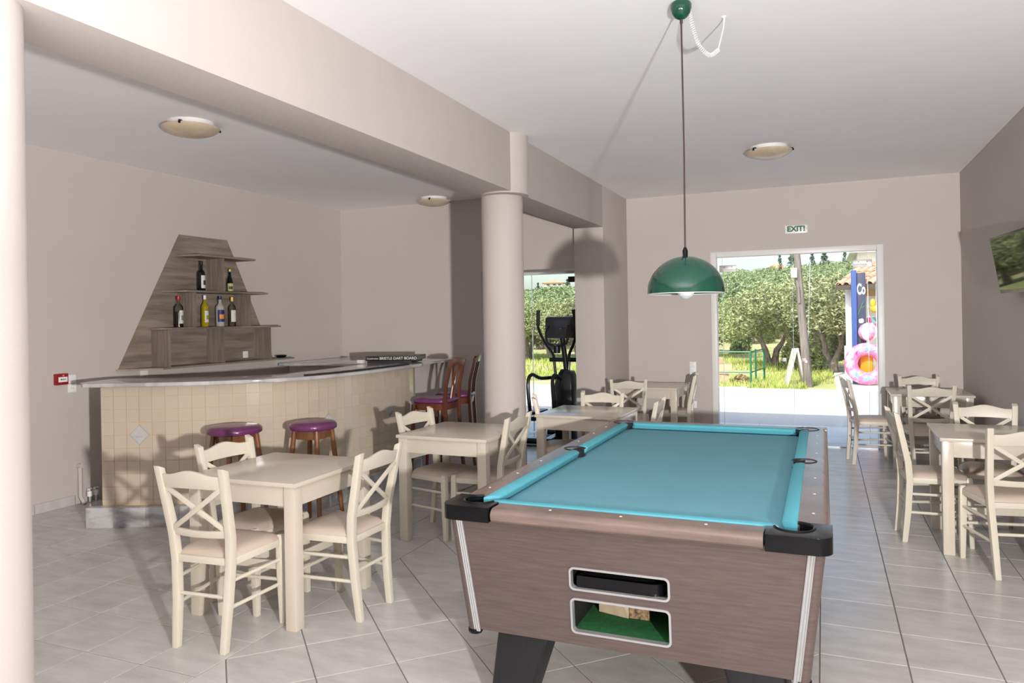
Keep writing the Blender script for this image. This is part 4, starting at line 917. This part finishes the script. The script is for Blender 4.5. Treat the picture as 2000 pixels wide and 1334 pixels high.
# ------------------------------------------------------------------ olive trees
LEAF = [leaf_mat('olive_leaves', (0.11, 0.13, 0.055), (0.44, 0.46, 0.25)), leaf_mat('olive_leaves_pale', (0.15, 0.185, 0.075), (0.47, 0.50, 0.25)), leaf_mat('bush_leaves', (0.06, 0.10, 0.035), (0.26, 0.31, 0.13)), leaf_mat('cypress_leaves', (0.035, 0.07, 0.045), (0.09, 0.14, 0.08))]  # dark ends of the leaf tones stand in for shade between the leaves
M_BARK = mat('olive_bark', (0.075, 0.058, 0.047), 0.9, color2=(0.27, 0.225, 0.19), scale=14, stretch=(1, 1, 0.35), bump=0.6, bscale=25)
def crown_mesh(name, n, blobs, seed, m, ls=0.075, squash=1.0):
    r = random.Random(seed); b = MB()
    for k in range(n):
        bl = r.choice(blobs); c, R = Vector(bl[0]), bl[1]
        while True:
            d = Vector((r.uniform(-1, 1), r.uniform(-1, 1), r.uniform(-1, 1)))
            if 0.25 < d.length < 1: break
        p = c+Vector((d.x*R, d.y*R, d.z*R*squash)); a = Vector((r.uniform(-1, 1), r.uniform(-1, 1), r.uniform(-.6, .9))).normalized(); q = a.cross(Vector((r.uniform(-1, 1), r.uniform(-1, 1), r.uniform(-1, 1)))).normalized()
        L_ = ls*r.uniform(0.7, 1.4); W_ = L_*0.34
        b.add([p-a*L_, p+q*W_, p+a*L_, p-q*W_], [(0, 1, 2, 3)])
    me = bpy.data.meshes.new(name); me.from_pydata(b.v, [], b.f); me.materials.append(m); return me
def blobset(r_, seed, n, wx, wz, z0):
    r = random.Random(seed); out = []
    for k in range(n):
        a = 2*PI*k/n+r.uniform(-.4, .4); rr_ = r.uniform(0.35, 1.0)*wx; out.append(((math.cos(a)*rr_, math.sin(a)*rr_, z0+r.uniform(0, 1)*wz), r_*r.uniform(0.75, 1.2)))
    out.append(((0, 0, z0+wz*0.9), r_*1.2)); return out
def trunk_mesh(seed, h, r0, spread, forks=3):
    r = random.Random(seed); b = MB()
    for k in range(forks):
        a = 2*PI*k/forks+r.uniform(-.5, .5); pts = [(math.cos(a)*r0*0.4, math.sin(a)*r0*0.4, -0.05)]; rs = [r0]
        for j in range(1, 7):
            f = j/6; pts.append((math.cos(a)*(r0*0.4+spread*f**1.7)+r.uniform(-.08, .08), math.sin(a)*(r0*0.4+spread*f**1.7)+r.uniform(-.08, .08), h*f)); rs.append(r0*(1-0.82*f)*r.uniform(0.85, 1.15))
        b.tube(pts, rs, 8)
        for q in range(2):
            p0 = Vector(pts[3+q]); a2 = a+r.uniform(-1.2, 1.2); b.tube([p0, p0+Vector((math.cos(a2)*0.3, math.sin(a2)*0.3, 0.22)), p0+Vector((math.cos(a2)*0.75, math.sin(a2)*0.75, 0.45+r.random()*.3))], [rs[3+q]*0.6, rs[3+q]*0.4, 0.015], 6)
    return b.mesh('trunk', M_BARK)
near_crowns = [crown_mesh('crown', 24000, blobset(0.46, s, 26, 1.5, 0.95, 1.05), s, LEAF[s % 2], 0.052) for s in (1, 2, 3)]
near_trunks = [trunk_mesh(s, 1.5, 0.15 if s != 2 else 0.10, 0.7, 2) for s in (1, 2, 3)]
NEAR = [
 ('twin-trunked olive tree behind the green railing and the leaning boards', -1.52, 24.6, 0, 0.92, 0.5),
 ('olive tree with dark leaning trunk beside the shop\'s left wall', 0.26, 22.3, 1, 1.12, 2.2),
 ('olive tree at the left edge of the glass door, behind the cardboard boxes', -4.25, 29.5, 2, 0.92, 4.0),
 ('olive tree seen left through the glass behind the exercise machine', -10.9, 27.5, 0, 1.0, 1.7),
 ('olive tree seen right through the glass behind the exercise machine', -8.3, 26.0, 1, 0.95, 0.2)]
for lab, x, y, v, s, rz in NEAR:
    t = thing('olive_tree', lab, 'tree', (x, y, gh(x, y)), rz, 'olive trees across the road'); t.scale = (s, s, s)
    cr_ = link('crown', near_crowns[v], t); link('trunk', near_trunks[v], t)
    if x > 0: cr_.location = Matrix.Rotation(-rz, 3, 'Z') @ Vector((-0.75, 0.2, 0.1))
bush = thing('olive_tree', 'low bushy olive thicket between the wooden pole and the shop', 'tree', (-0.45, 23.2, GZ), 0, 'olive trees across the road')
link('crown', crown_mesh('crown', 9000, [((0.1, 0, 0.5), 0.62), ((0.6, 0.1, 0.8), 0.6), ((-0.25, 0.3, 0.4), 0.5), ((0.45, 0.3, 1.5), 0.7), ((0.0, 0.5, 1.25), 0.7)], 9, LEAF[1], 0.07), bush); link('trunk', trunk_mesh(11, 1.2, 0.08, 0.3, 3), bush)
ivy = thing('tree_stump', 'dark ivy-covered olive stump behind the green railing', 'tree', (-3.2, 32.8, gh(-3.2, 32.8)), 0)
link('ivy', crown_mesh('ivy', 3500, [((0, 0, 0.4), 0.42), ((0.05, 0, 0.9), 0.45), ((0, 0.05, 1.4), 0.55), ((0.25, 0, 1.65), 0.5), ((-.1, 0, 0.1), 0.45)], 5, LEAF[2], 0.07), ivy); link('trunk', trunk_mesh(12, 1.5, 0.22, 0.1, 2), ivy)
far_crowns = [crown_mesh('crown', 2400, blobset(0.60, s+20, 18, 1.6, 1.1, 1.05), s+20, LEAF[s % 2], 0.13) for s in range(4)]
far_trunks = [trunk_mesh(30+s, 1.7, 0.2, 0.8, 2) for s in range(2)]
rnd = random.Random(11); y = 31.0
import numpy as np
lowp = []
for s_ in range(3):
    me_ = crown_mesh('crown', 1100, blobset(0.62, s_+50, 14, 1.7, 1.1, 0.9), s_+50, LEAF[1], 0.20); co_ = np.empty(len(me_.vertices)*3); me_.vertices.foreach_get('co', co_); lowp.append(co_.reshape(-1, 3))
gv = []
HOUSES = [(1518, 188), (1083, 185), (1441, 188)]
def sx_at(px_): xc = (px_-1000)/1441.91; return (xc*0.92135-0.3884)/(xc*0.38835+0.92149)
while y < 185:
    stp = 3.5+(y-30)*0.024; x = -0.56*y
    while x < 0.17*y:
        px, py = x+rnd.uniform(-.9, .9), y+rnd.uniform(-1.2, 1.2)
        vis = any(lo-0.05 < px/py < hi+0.05 for lo, hi in ((-0.46, -0.29), (-0.165, 0.075)))
        clear = py > 36 or min(abs(px+3.2), 9) > 1.8
        for hp, hy_ in HOUSES:
            if hy_-14 < py < hy_+7 and abs(px-sx_at(hp)*hy_) < 7.5: clear = False
        if vis and clear:
            s_ = rnd.uniform(0.70, 0.92)*(1+0.0040*(py-30)); an = rnd.uniform(0, 6); sz = s_*rnd.uniform(0.85, 1.05)
            if py < 48:
                t = tag(link('hillside_olive', far_crowns[rnd.randrange(4)]), 'grey-green olive tree in the dense grove beyond the roadside trees', 'tree', 'olive grove beyond the roadside trees')
                t.location = (px, py, gh(px, py)-0.05); t.rotation_euler = (0, 0, an); t.scale = (s_, s_, sz)
                link('trunk', far_trunks[rnd.randrange(2)], t)
            else:
                c_ = lowp[rnd.randrange(3)]; ca, sa = math.cos(an)*s_, math.sin(an)*s_
                gv.append(np.stack([c_[:, 0]*ca-c_[:, 1]*sa+px, c_[:, 0]*sa+c_[:, 1]*ca+py, c_[:, 2]*sz+gh(px, py)-0.2], 1))
        x += stp
    y += stp*0.82
gv = np.concatenate(gv); me_ = bpy.data.meshes.new('hillside_grove'); nq = len(gv)//4
me_.vertices.add(len(gv)); me_.vertices.foreach_set('co', gv.ravel()); me_.loops.add(nq*4); me_.loops.foreach_set('vertex_index', np.arange(nq*4, dtype=np.int32)); me_.polygons.add(nq); me_.polygons.foreach_set('loop_start', np.arange(0, nq*4, 4, dtype=np.int32)); me_.materials.append(leaf_mat('hazed_grove_leaves', (0.10, 0.15, 0.075), (0.36, 0.43, 0.23))); me_.update(calc_edges=True)  # distance haze put into the leaf colour as a cooler, bluish green
tag(link('hillside_grove', me_), 'distant olive grove covering the hillside up to the skyline', 'grove', kind='stuff')
for i, (px_, yy, hh, lab) in enumerate([(1525, 150, 7.0, 'slim dark cypress on the ridge left of the wooden pole'), (1549, 150, 8.5, 'broad dark cypress on the ridge just left of the wooden pole'), (1588, 158, 7.5, 'dark cypress on the ridge just right of the wooden pole'), (1612, 150, 8.5, 'dark cypress on the ridge midway between pole and shop'), (1652, 165, 8.0, 'dark cypress on the ridge beside the shop roof'), (1110, 140, 7.5, 'dark tree on the skyline behind the exercise machine'), (1052, 150, 6.0, 'small dark tree on the skyline left of the exercise machine')]):
    xc = (px_-1000)/1441.91; sl = (xc*0.92135-0.3884)/(xc*0.38835+0.92149); x = sl*yy
    t = tag(link('cypress_tree', crown_mesh('cypress', 900, [((0, 0, 0.9), 1.0), ((0, 0, 2.2), 1.15), ((0.1, 0, 3.6), 0.95), ((0, 0, 4.9), 0.65), ((0, 0, 5.9), 0.38)], 40+i, LEAF[3], 0.22)), lab, 'tree', 'cypresses on the ridge')
    ztop_ = (12.9, 13.2, 13.6, 13.0, 14.6, 9.2, 9.2)[i]; s = (ztop_-gh(x, yy))/6.2; t.location = (x, yy, gh(x, yy)); wd_ = (0.55, 1.1, 0.7, 0.95, 0.6, 0.8, 0.55)[i]; t.scale = (wd_, wd_, s)
# houses far up the slope
M_PLASTER = mat('pale_plaster', (0.70, 0.62, 0.52), 0.8, var=0.05, scale=2); M_ROOF = mat('orange_roof_tile', (0.50, 0.20, 0.11), 0.8, color2=(0.64, 0.33, 0.20), scale=3); M_DKWIN = mat('dark_window', (0.04, 0.05, 0.06), 0.2)
def house(label, px_, yy, zb, wd, hh, roofh):
    xc = (px_-1000)/1441.91; sl = (xc*0.92135-0.3884)/(xc*0.38835+0.92149); x = sl*yy
    t = thing('house', label, 'house', (x, yy, zb), 0.3)
    b = MB().bx(-wd/2, wd/2, -3, 3, -4, hh).obj('wall', M_PLASTER, t, smooth=False)
    k = MB().add([(-wd/2-.6, -3.6, hh), (wd/2+.6, -3.6, hh), (wd/2+.6, 3.6, hh), (-wd/2-.6, 3.6, hh), (-wd*0.12, 0, hh+roofh), (wd*0.12, 0, hh+roofh)], [(0, 1, 5, 4), (1, 2, 5), (2, 3, 4, 5), (3, 0, 4), (3, 2, 1, 0)]); k.obj('roof', M_ROOF, t, smooth=False)
    for q in (-0.28, 0.05, 0.32): f = MB().bx(q*wd-.5, q*wd+.5, -3.06, -2.98, hh*0.35, hh*0.75).obj('window', M_WFRAME, t); MB().bx(q*wd-.4, q*wd+.4, -3.09, -3.05, hh*0.4, hh*0.7).obj('pane', M_DKWIN, f)
house('distant house with a hipped orange roof among the olive trees', 1518, 188, 9.6, 4.6, 2.3, 1.7)
house('distant long house with a pale roof on the skyline behind the exercise machine', 1083, 185, 9.6, 5.0, 1.1, 0.8)
house('distant house on the skyline above the left door fitting', 1441, 188, 10.2, 5.0, 1.2, 0.9)

# ------------------------------------------------------------------ roadside things
M_POLEW = mat('weathered_pole', (0.07, 0.056, 0.048), 0.9, color2=(0.20, 0.17, 0.15), scale=8, stretch=(3, 3, 0.25), bump=0.4, bscale=20)
up = thing('utility_pole', 'weathered wooden utility pole across the road', 'pole', (-0.33, 18.05, GZ))
MB().tube([(0, 0, -0.1), (-0.11, 0, 1.5), (-0.20, 0.02, 3.0), (-0.40, 0.05, 6.5)], [0.105, 0.088, 0.072, 0.06], 16).obj('shaft', M_POLEW, up)
MB().bx(-0.33, -0.20, -0.13, -0.05, 2.48, 2.70).obj('meter_box', M_WHITE, up, bevel=0.01)
MB().bx(-0.06, -0.02, -0.10, -0.085, 0.55, 0.60).obj('notice', M_WHITE, up)
MB().tube([(-0.22, -0.03, 2.45), (-0.17, -0.085, 2.2), (-0.16, -0.088, 1.9)], 0.03, 8).obj('cable_bend', M_POLEW, up)
MB().tube([(0.07, 0.6, 2.9), (-0.02, 0.4, 0.55)], 0.009, 6).obj('guy_wire', M_ALU, up)
M_PAINTG = mat('green_rail_paint', (0.007, 0.11, 0.055), 0.4)
rg_ = thing('railing', 'thin green metal railing beside the cardboard boxes across the road', 'railing', (-1.55, 17.75, GZ))
A0, A1, B1, B0 = (-2.2, 0.02), (0, 0), (0.19, 1.45), (0.02, 1.45)
for (x, y_) in (A0, A1): MB().tube([(x, y_, -0.05), (x, y_, 0.80)], 0.022, 8).obj('post', M_PAINTG, rg_)
for (x, y_) in (B1, (-0.01, 1.45)): MB().tube([(x, y_, -0.05), (x, y_, 0.80)], 0.022, 8).obj('post', M_PAINTG, rg_)
for z in (0.33, 0.80):
    MB().tube([(-2.2, 0.02, z), (0, 0, z)], 0.016, 8).obj('rail', M_PAINTG, rg_); MB().tube([(0, 0, z), (0.19, 1.45, z)], 0.016, 8).obj('rail', M_PAINTG, rg_)
af = thing('leaning_boards', 'two weathered white boards leaning together as an A beside the pole', 'boards', (-0.62, 18.15, GZ), 0.22)
M_BOARD = mat('weathered_white_board', (0.36, 0.33, 0.25), 0.7, color2=(0.50, 0.48, 0.42), scale=9)
for s, x0 in ((-1, -0.20), (1, 0.20)):
    MB().bar((x0*1.05, 0.0, -0.02), (0.03+s*0.012, 0.06, 0.86), 0.05, 0.38, up=(0, 1, 0.05)).obj('board', M_BOARD, af, bevel=0.004)
M_CARD = mat('cardboard', (0.44, 0.30, 0.19), 0.85, var=0.08, scale=8)
def carton(label, x, y_, z, wx, wy, h, rz, flaps=False):
    t = thing('cardboard_box', label, 'box', (x, y_, z), rz, 'cardboard boxes across the road')
    MB().bx(-wx/2, wx/2, -wy/2, wy/2, 0, h).obj('carton', M_CARD, t, bevel=0.006)
    MB().bx(-0.03, 0.03, -wy/2-0.002, wy/2+0.002, h*0.55, h+0.002).obj('tape', mat('brown_tape', (0.40, 0.25, 0.13), 0.3), t)
    if flaps:
        for s in (-1, 1): MB().bar((-wx/2*0.9, s*wy/2, h), (-wx/2*0.9, s*(wy/2+0.12), h+0.08), wx*0.4, 0.006, up=(0, 0, 1)).obj('flap', M_CARD, t)
cx0, cy0 = -2.33, 18.2
struct(MB().bx(-2.95, -1.62, 17.42, 18.75, -0.3, GZ+0.012).obj('floor_concrete_pad', M_PAVE, smooth=False))
carton('plain brown cardboard box at the bottom of the stack', cx0, cy0, GZ+0.012, 0.42, 0.36, 0.26, 0.3)
carton('wide open cardboard box in the middle of the stack', cx0+0.06, cy0, GZ+0.272, 0.50, 0.40, 0.22, 0.15, True)
carton('small crumpled cardboard box on top of the stack', cx0-0.05, cy0, GZ+0.493, 0.24, 0.20, 0.15, 0.6)
db = tag(link('dry_bush', crown_mesh('dry_bush', 700, [((0, 0, 0.07), 0.16), ((0.1, 0.05, 0.05), 0.12)], 60, leaf_mat('dry_twigs', (0.22, 0.16, 0.08), (0.42, 0.33, 0.18)), 0.05)), 'small dry brown bush beside the cardboard boxes', 'bush'); db.location = (-1.83, 18.3, GZ+0.01)

# ------------------------------------------------------------------ beach shop
M_SHOPW = mat('shop_plaster', (0.72, 0.68, 0.60), 0.8, var=0.04, scale=4); M_TERRA = mat('terracotta_tile', (0.40, 0.21, 0.13), 0.8, color2=(0.58, 0.36, 0.25), scale=7, obj_random=0.12); M_EAVE = mat('dark_eave_wood', (0.06, 0.045, 0.035), 0.8, var=0.2, scale=12)
M_NAVY = mat('navy_board', (0.035, 0.038, 0.075), 0.4); M_BLUE = mat('blue_panel_edge', (0.04, 0.075, 0.25), 0.35)
shop = thing('beach_shop', 'small beach shop with terracotta roof across the road', 'shop', (2.2, 20.4, GZ))
SB = Vector((2.2, 20.4, GZ)); lx = lambda x: x-SB.x; ly = lambda y_: y_-SB.y
MB().bx(lx(0.62), lx(5.2), ly(20.3), ly(23.4), 0, 2.42).obj('wall', M_SHOPW, shop, smooth=False)
MB().bx(lx(0.50), lx(0.66), ly(19.5), ly(19.66), 0, 2.42).obj('porch_pillar', M_WHITE, shop, bevel=0.008); MB().bx(lx(0.46), lx(0.70), ly(19.46), ly(19.70), 0, 0.86).obj('pillar_base', M_SHOPW, shop, bevel=0.008)
MB().bx(lx(0.50), lx(5.2), ly(19.52), ly(19.64), 2.05, 2.22).obj('beam', mat('ochre_beam', (0.60, 0.38, 0.18), 0.7, var=0.08, scale=5), shop)
MB().bx(lx(0.66), lx(5.2), ly(19.53), ly(19.63), 1.78, 2.05).obj('awning_box', M_WHITE, shop, bevel=0.01)
ey, ez, ry, rz_ = 19.20, 2.36, 20.60, 2.98
rf = MB().loft([[Vector((lx(x), ly(ey), ez-0.06)), Vector((lx(x), ly(ry), rz_-0.06)), Vector((lx(x), ly(ry), rz_-0.16)), Vector((lx(x), ly(ey), ez-0.16))] for x in (0.30, 5.3)]).obj('roof', M_EAVE, shop, smooth=False)
pv_ = Vector((lx(0.30), ly(ey), 0)); an_ = math.radians(-30); rf.location = pv_-Matrix.Rotation(an_, 3, 'Z') @ pv_; rf.rotation_euler = (0, 0, an_)
tile_me = None
def barrel(L_, r):
    b = MB(); vs0 = [Vector((r*math.cos(a), 0, r*math.sin(a)*0.9)) for a in [PI*k/6 for k in range(7)]]; k0 = 0
    o = [v.copy() for v in vs0]; i_ = [v*0.82 for v in vs0][::-1]; ring = o+i_
    b.loft([ring, [v*0.86+Vector((0, L_, 0)) for v in ring]]); return b.mesh('roof_tile', M_TERRA)
tile_me = barrel(0.40, 0.085)
sl = math.atan2(rz_-ez, ry-ey)
for i in range(16):
    for j in range(4):
        f = j*0.34; o = link('roof_tile', tile_me, rf, (lx(0.36+i*0.185), ly(ey+f*math.cos(sl)), ez-0.055+f*math.sin(sl)+0.012), (sl-0.05, 0, 0))
# taller building behind with its own tiled eave
nb = thing('neighbouring_building', 'pale building with a tiled eave rising behind the beach shop', 'building', (2.6, 24.6, GZ)); NBx, NBy = 2.6, 24.6
MB().bx(0.95-NBx, 6.5-NBx, 24.0-NBy, 27.5-NBy, 0, 3.42).obj('wall', M_SHOPW, nb, smooth=False); MB().bx(0.74-NBx, 6.6-NBx, 23.7-NBy, 27.6-NBy, 3.42, 3.56).obj('fascia', M_WHITE, nb, bevel=0.01)
nr = MB().loft([[Vector((x-NBx, 23.7-NBy, 3.56)), Vector((x-NBx, 26-NBy, 4.5)), Vector((x-NBx, 26-NBy, 4.4)), Vector((x-NBx, 23.7-NBy, 3.54))] for x in (0.74, 6.6)]).obj('roof', M_EAVE, nb, smooth=False)
t2 = barrel(0.5, 0.115); s2 = math.atan2(0.94, 2.3)
for i in range(10):
    for j in range(5): link('roof_tile', t2, nr, (0.84+i*0.25-NBx, 23.66-NBy+j*0.44*math.cos(s2), 3.57+j*0.44*math.sin(s2)), (s2-0.04, 0, 0))
sg = thing('shop_sign', 'tall navy sign board with a blue edge standing before the shop', 'sign', (0.82, 18.85, GZ+0.02))
MB().bx(-0.10, 0.09, -0.03, 0.03, 0, 2.56).obj('board', M_NAVY, sg, bevel=0.008); MB().bx(-0.215, -0.10, -0.10, 0.05, 0, 2.62).obj('blue_edge', M_BLUE, sg, bevel=0.02, seg=3)
text_obj('lettering', 'Co', 0.34, M_PAPER, sg, (-0.005, -0.032, 2.17), (PI/2, 0, 0), 0.002, bold=0.010, sx=0.42)
MB().bar((-0.08, -0.034, 1.60), (0.05, -0.034, 1.92), 0.004, 0.03, up=(0, 1, 0)).bar((-0.01, -0.034, 1.74), (0.07, -0.034, 1.80), 0.004, 0.02, up=(0, 1, 0)).obj('green_mark', mat('lime_print', (0.10, 0.55, 0.12), 0.5), sg, smooth=False)
M_PINK = mat('pink_vinyl', (0.60, 0.13, 0.29), 0.3, color2=(0.66, 0.32, 0.42), scale=7, contrast=(0.45, 0.6)); M_TEAL = mat('teal_vinyl_print', (0.01, 0.20, 0.25), 0.3, color2=(0.25, 0.45, 0.47), scale=25)
M_VY = mat('yellow_inflatable', (0.72, 0.33, 0.015), 0.3, var=0.1, scale=4); M_ORV = mat('orange_inflatable', (0.70, 0.22, 0.005), 0.3, var=0.12, scale=5); M_MAG = mat('magenta_toy', (0.55, 0.02, 0.14), 0.35)
ring = thing('swim_ring', 'large pink swim ring with tropical leaves leaning by the shop sign', 'swim ring', (0.90, 18.45, GZ+0.50)); ring.rotation_euler = (D(-8), 0, 0)
RR, rr_ = 0.335, 0.145; tr = MB()
tor = [[Vector(((RR+rr_*math.cos(b))*math.cos(a), rr_*math.sin(b), (RR+rr_*math.cos(b))*math.sin(a))) for b in [2*PI*j/14 for j in range(14)]] for a in [2*PI*k/40 for k in range(40)]]
tr.loft(tor, cap=False, closed=True); tr.obj('tube', M_PINK, ring)
rnd = random.Random(5)
def on_torus(a, b, e=0.004): return Vector(((RR+(rr_+e)*math.cos(b))*math.cos(a), (rr_+e)*math.sin(b), (RR+(rr_+e)*math.cos(b))*math.sin(a)))
M_LILAC = mat('lilac_print', (0.62, 0.50, 0.58), 0.3)
for a0, b0, ln, hw, tw, mm in ((0.15, -1.9, 0.55, 0.30, 0.5, 0), (0.75, -1.25, 0.55, 0.28, -0.5, 2), (1.2, -1.7, 0.65, 0.30, 0.4, 0), (1.75, -1.2, 0.45, 0.22, 0.3, 2), (2.2, -1.7, 0.28, 0.20, -0.4, 1), (3.0, -1.5, 0.5, 0.30, 0.5, 2), (3.75, -1.5, 0.5, 0.34, 0.6, 0), (4.0, -2.2, 0.30, 0.22, 0.3, 3), (4.4, -1.5, 0.6, 0.34, -0.4, 0), (4.95, -2.1, 0.4, 0.24, 0.4, 2), (5.25, -1.35, 0.25, 0.2, 0.3, 1), (5.6, -1.6, 0.5, 0.28, -0.5, 0)):
    lf_ = MB(); n = 8
    for s in (-1, 0, 1):          # a three-fingered palm leaf printed on the vinyl
        rows = []
        for k in range(n+1):
            f = k/n; wv = hw*0.34*math.sin(PI*min(0.98, f+0.02)); bc = b0+tw*(f-0.5)+s*hw*0.9*f
            rows.append([on_torus(a0+ln*f, bc-wv, 0.0025), on_torus(a0+ln*f, bc, 0.004), on_torus(a0+ln*f, bc+wv, 0.0025)])
        k0 = len(lf_.v); lf_.v += [tuple(v) for r in rows for v in r]
        for k in range(n):
            for j in range(2): q = k0+k*3+j; lf_.f.append((q, q+1, q+4, q+3)); lf_.mi.append(0)
    lf_.obj('printed_leaf', (M_TEAL, M_MAG, M_LILAC, M_ORANGE)[mm], ring)
tag(MB().loft([[Vector((x+0.90, y_+18.62, z)) for x, y_ in ((-0.15, -.06), (0.13, -.06), (0.13, .06), (-0.15, .06))] for z in (GZ+0.25, GZ+0.80)]).obj('orange_float', M_ORV, bevel=0.05, seg=3), 'orange inflatable float seen through the big ring\'s hole', 'inflatable')
tag(MB().loft([[Vector((x+0.72, y_+18.66, z)) for x, y_ in ((-0.05, -.04), (0.05, -.04), (0.05, .04), (-0.05, .04))] for z in (GZ+0.22, GZ+0.82)]).obj('red_float', M_MAG, bevel=0.03, seg=3), 'red inflatable edge beside the orange float behind the ring', 'inflatable')
ball = thing('beach_ball', 'pink and white beach ball hanging above the swim ring', 'ball', (0.93, 18.55, GZ+1.22))
M_WV = mat('white_vinyl', (0.80, 0.76, 0.76), 0.3)
for k in range(8):
    b = MB(); n = 8
    for i in range(n+1):
        th = PI*i/n
        for j in range(4): ph = 2*PI*(k+j/3)/8; b.v.append((0.205*math.sin(th)*math.cos(ph), 0.205*math.sin(th)*math.sin(ph), 0.205*math.cos(th)))
    for i in range(n):
        for j in range(3): a = i*4+j; b.f.append((a, a+1, a+5, a+4)); b.mi.append(0)
    b.obj('gore', M_WV if k % 2 else M_PINK, ball)
yi = thing('yellow_inflatable', 'yellow inflatable with a raised head hanging under the shop beam', 'inflatable', (1.10, 18.9, GZ+1.78))
MB().loft([[Vector((x, 0.07*w_*math.cos(a), -0.04+0.085*w_*math.sin(a)+zz)) for a in [2*PI*k/12 for k in range(12)]] for x, w_, zz in ((-0.10, 0.5, 0.02), (-0.04, 1.0, 0.0), (0.08, 1.15, 0.0), (0.2, 1.0, 0.02), (0.29, 0.35, 0.06))]).obj('body', M_VY, yi, angle=80)
MB().lathe([(0.001, -0.02), (0.05, 0.0), (0.06, 0.08), (0.05, 0.17), (0.001, 0.20)], 14, (-0.04, 0, 0.0)).obj('head', M_VY, yi, angle=80)
TOYC = [M_MAG, M_TEAL, M_VY, M_NAVY, M_PINK, M_WV]
for k in range(9):
    x = 0.98+0.11*(k % 5)+(0.05 if k > 4 else 0); z = GZ+1.50-0.13*(k//5)
    t = thing('beach_toy', ('magenta', 'teal', 'yellow', 'navy', 'pink', 'white', 'magenta', 'teal', 'yellow')[k]+' beach toy packet in the '+('upper' if k < 5 else 'lower')+' row in the shop porch', 'toy', (x, 19.1, z), 0, 'beach toy packets in the porch'); mm = TOYC[k % 6]
    MB().loft([[Vector((q*s, -0.01*s, h)) for q in (-.045, .045)]+[Vector((q*s, 0.012*s, h)) for q in (.045, -.045)] for h, s in ((-0.08, 0.8), (-0.04, 1.0), (0.02, 0.9), (0.05, 0.5))]).obj('packet', mm, t, bevel=0.006); MB().bx(-0.03, 0.03, -0.006, 0.006, 0.05, 0.075).obj('header_card', M_WV if mm is not M_WV else M_MAG, t)
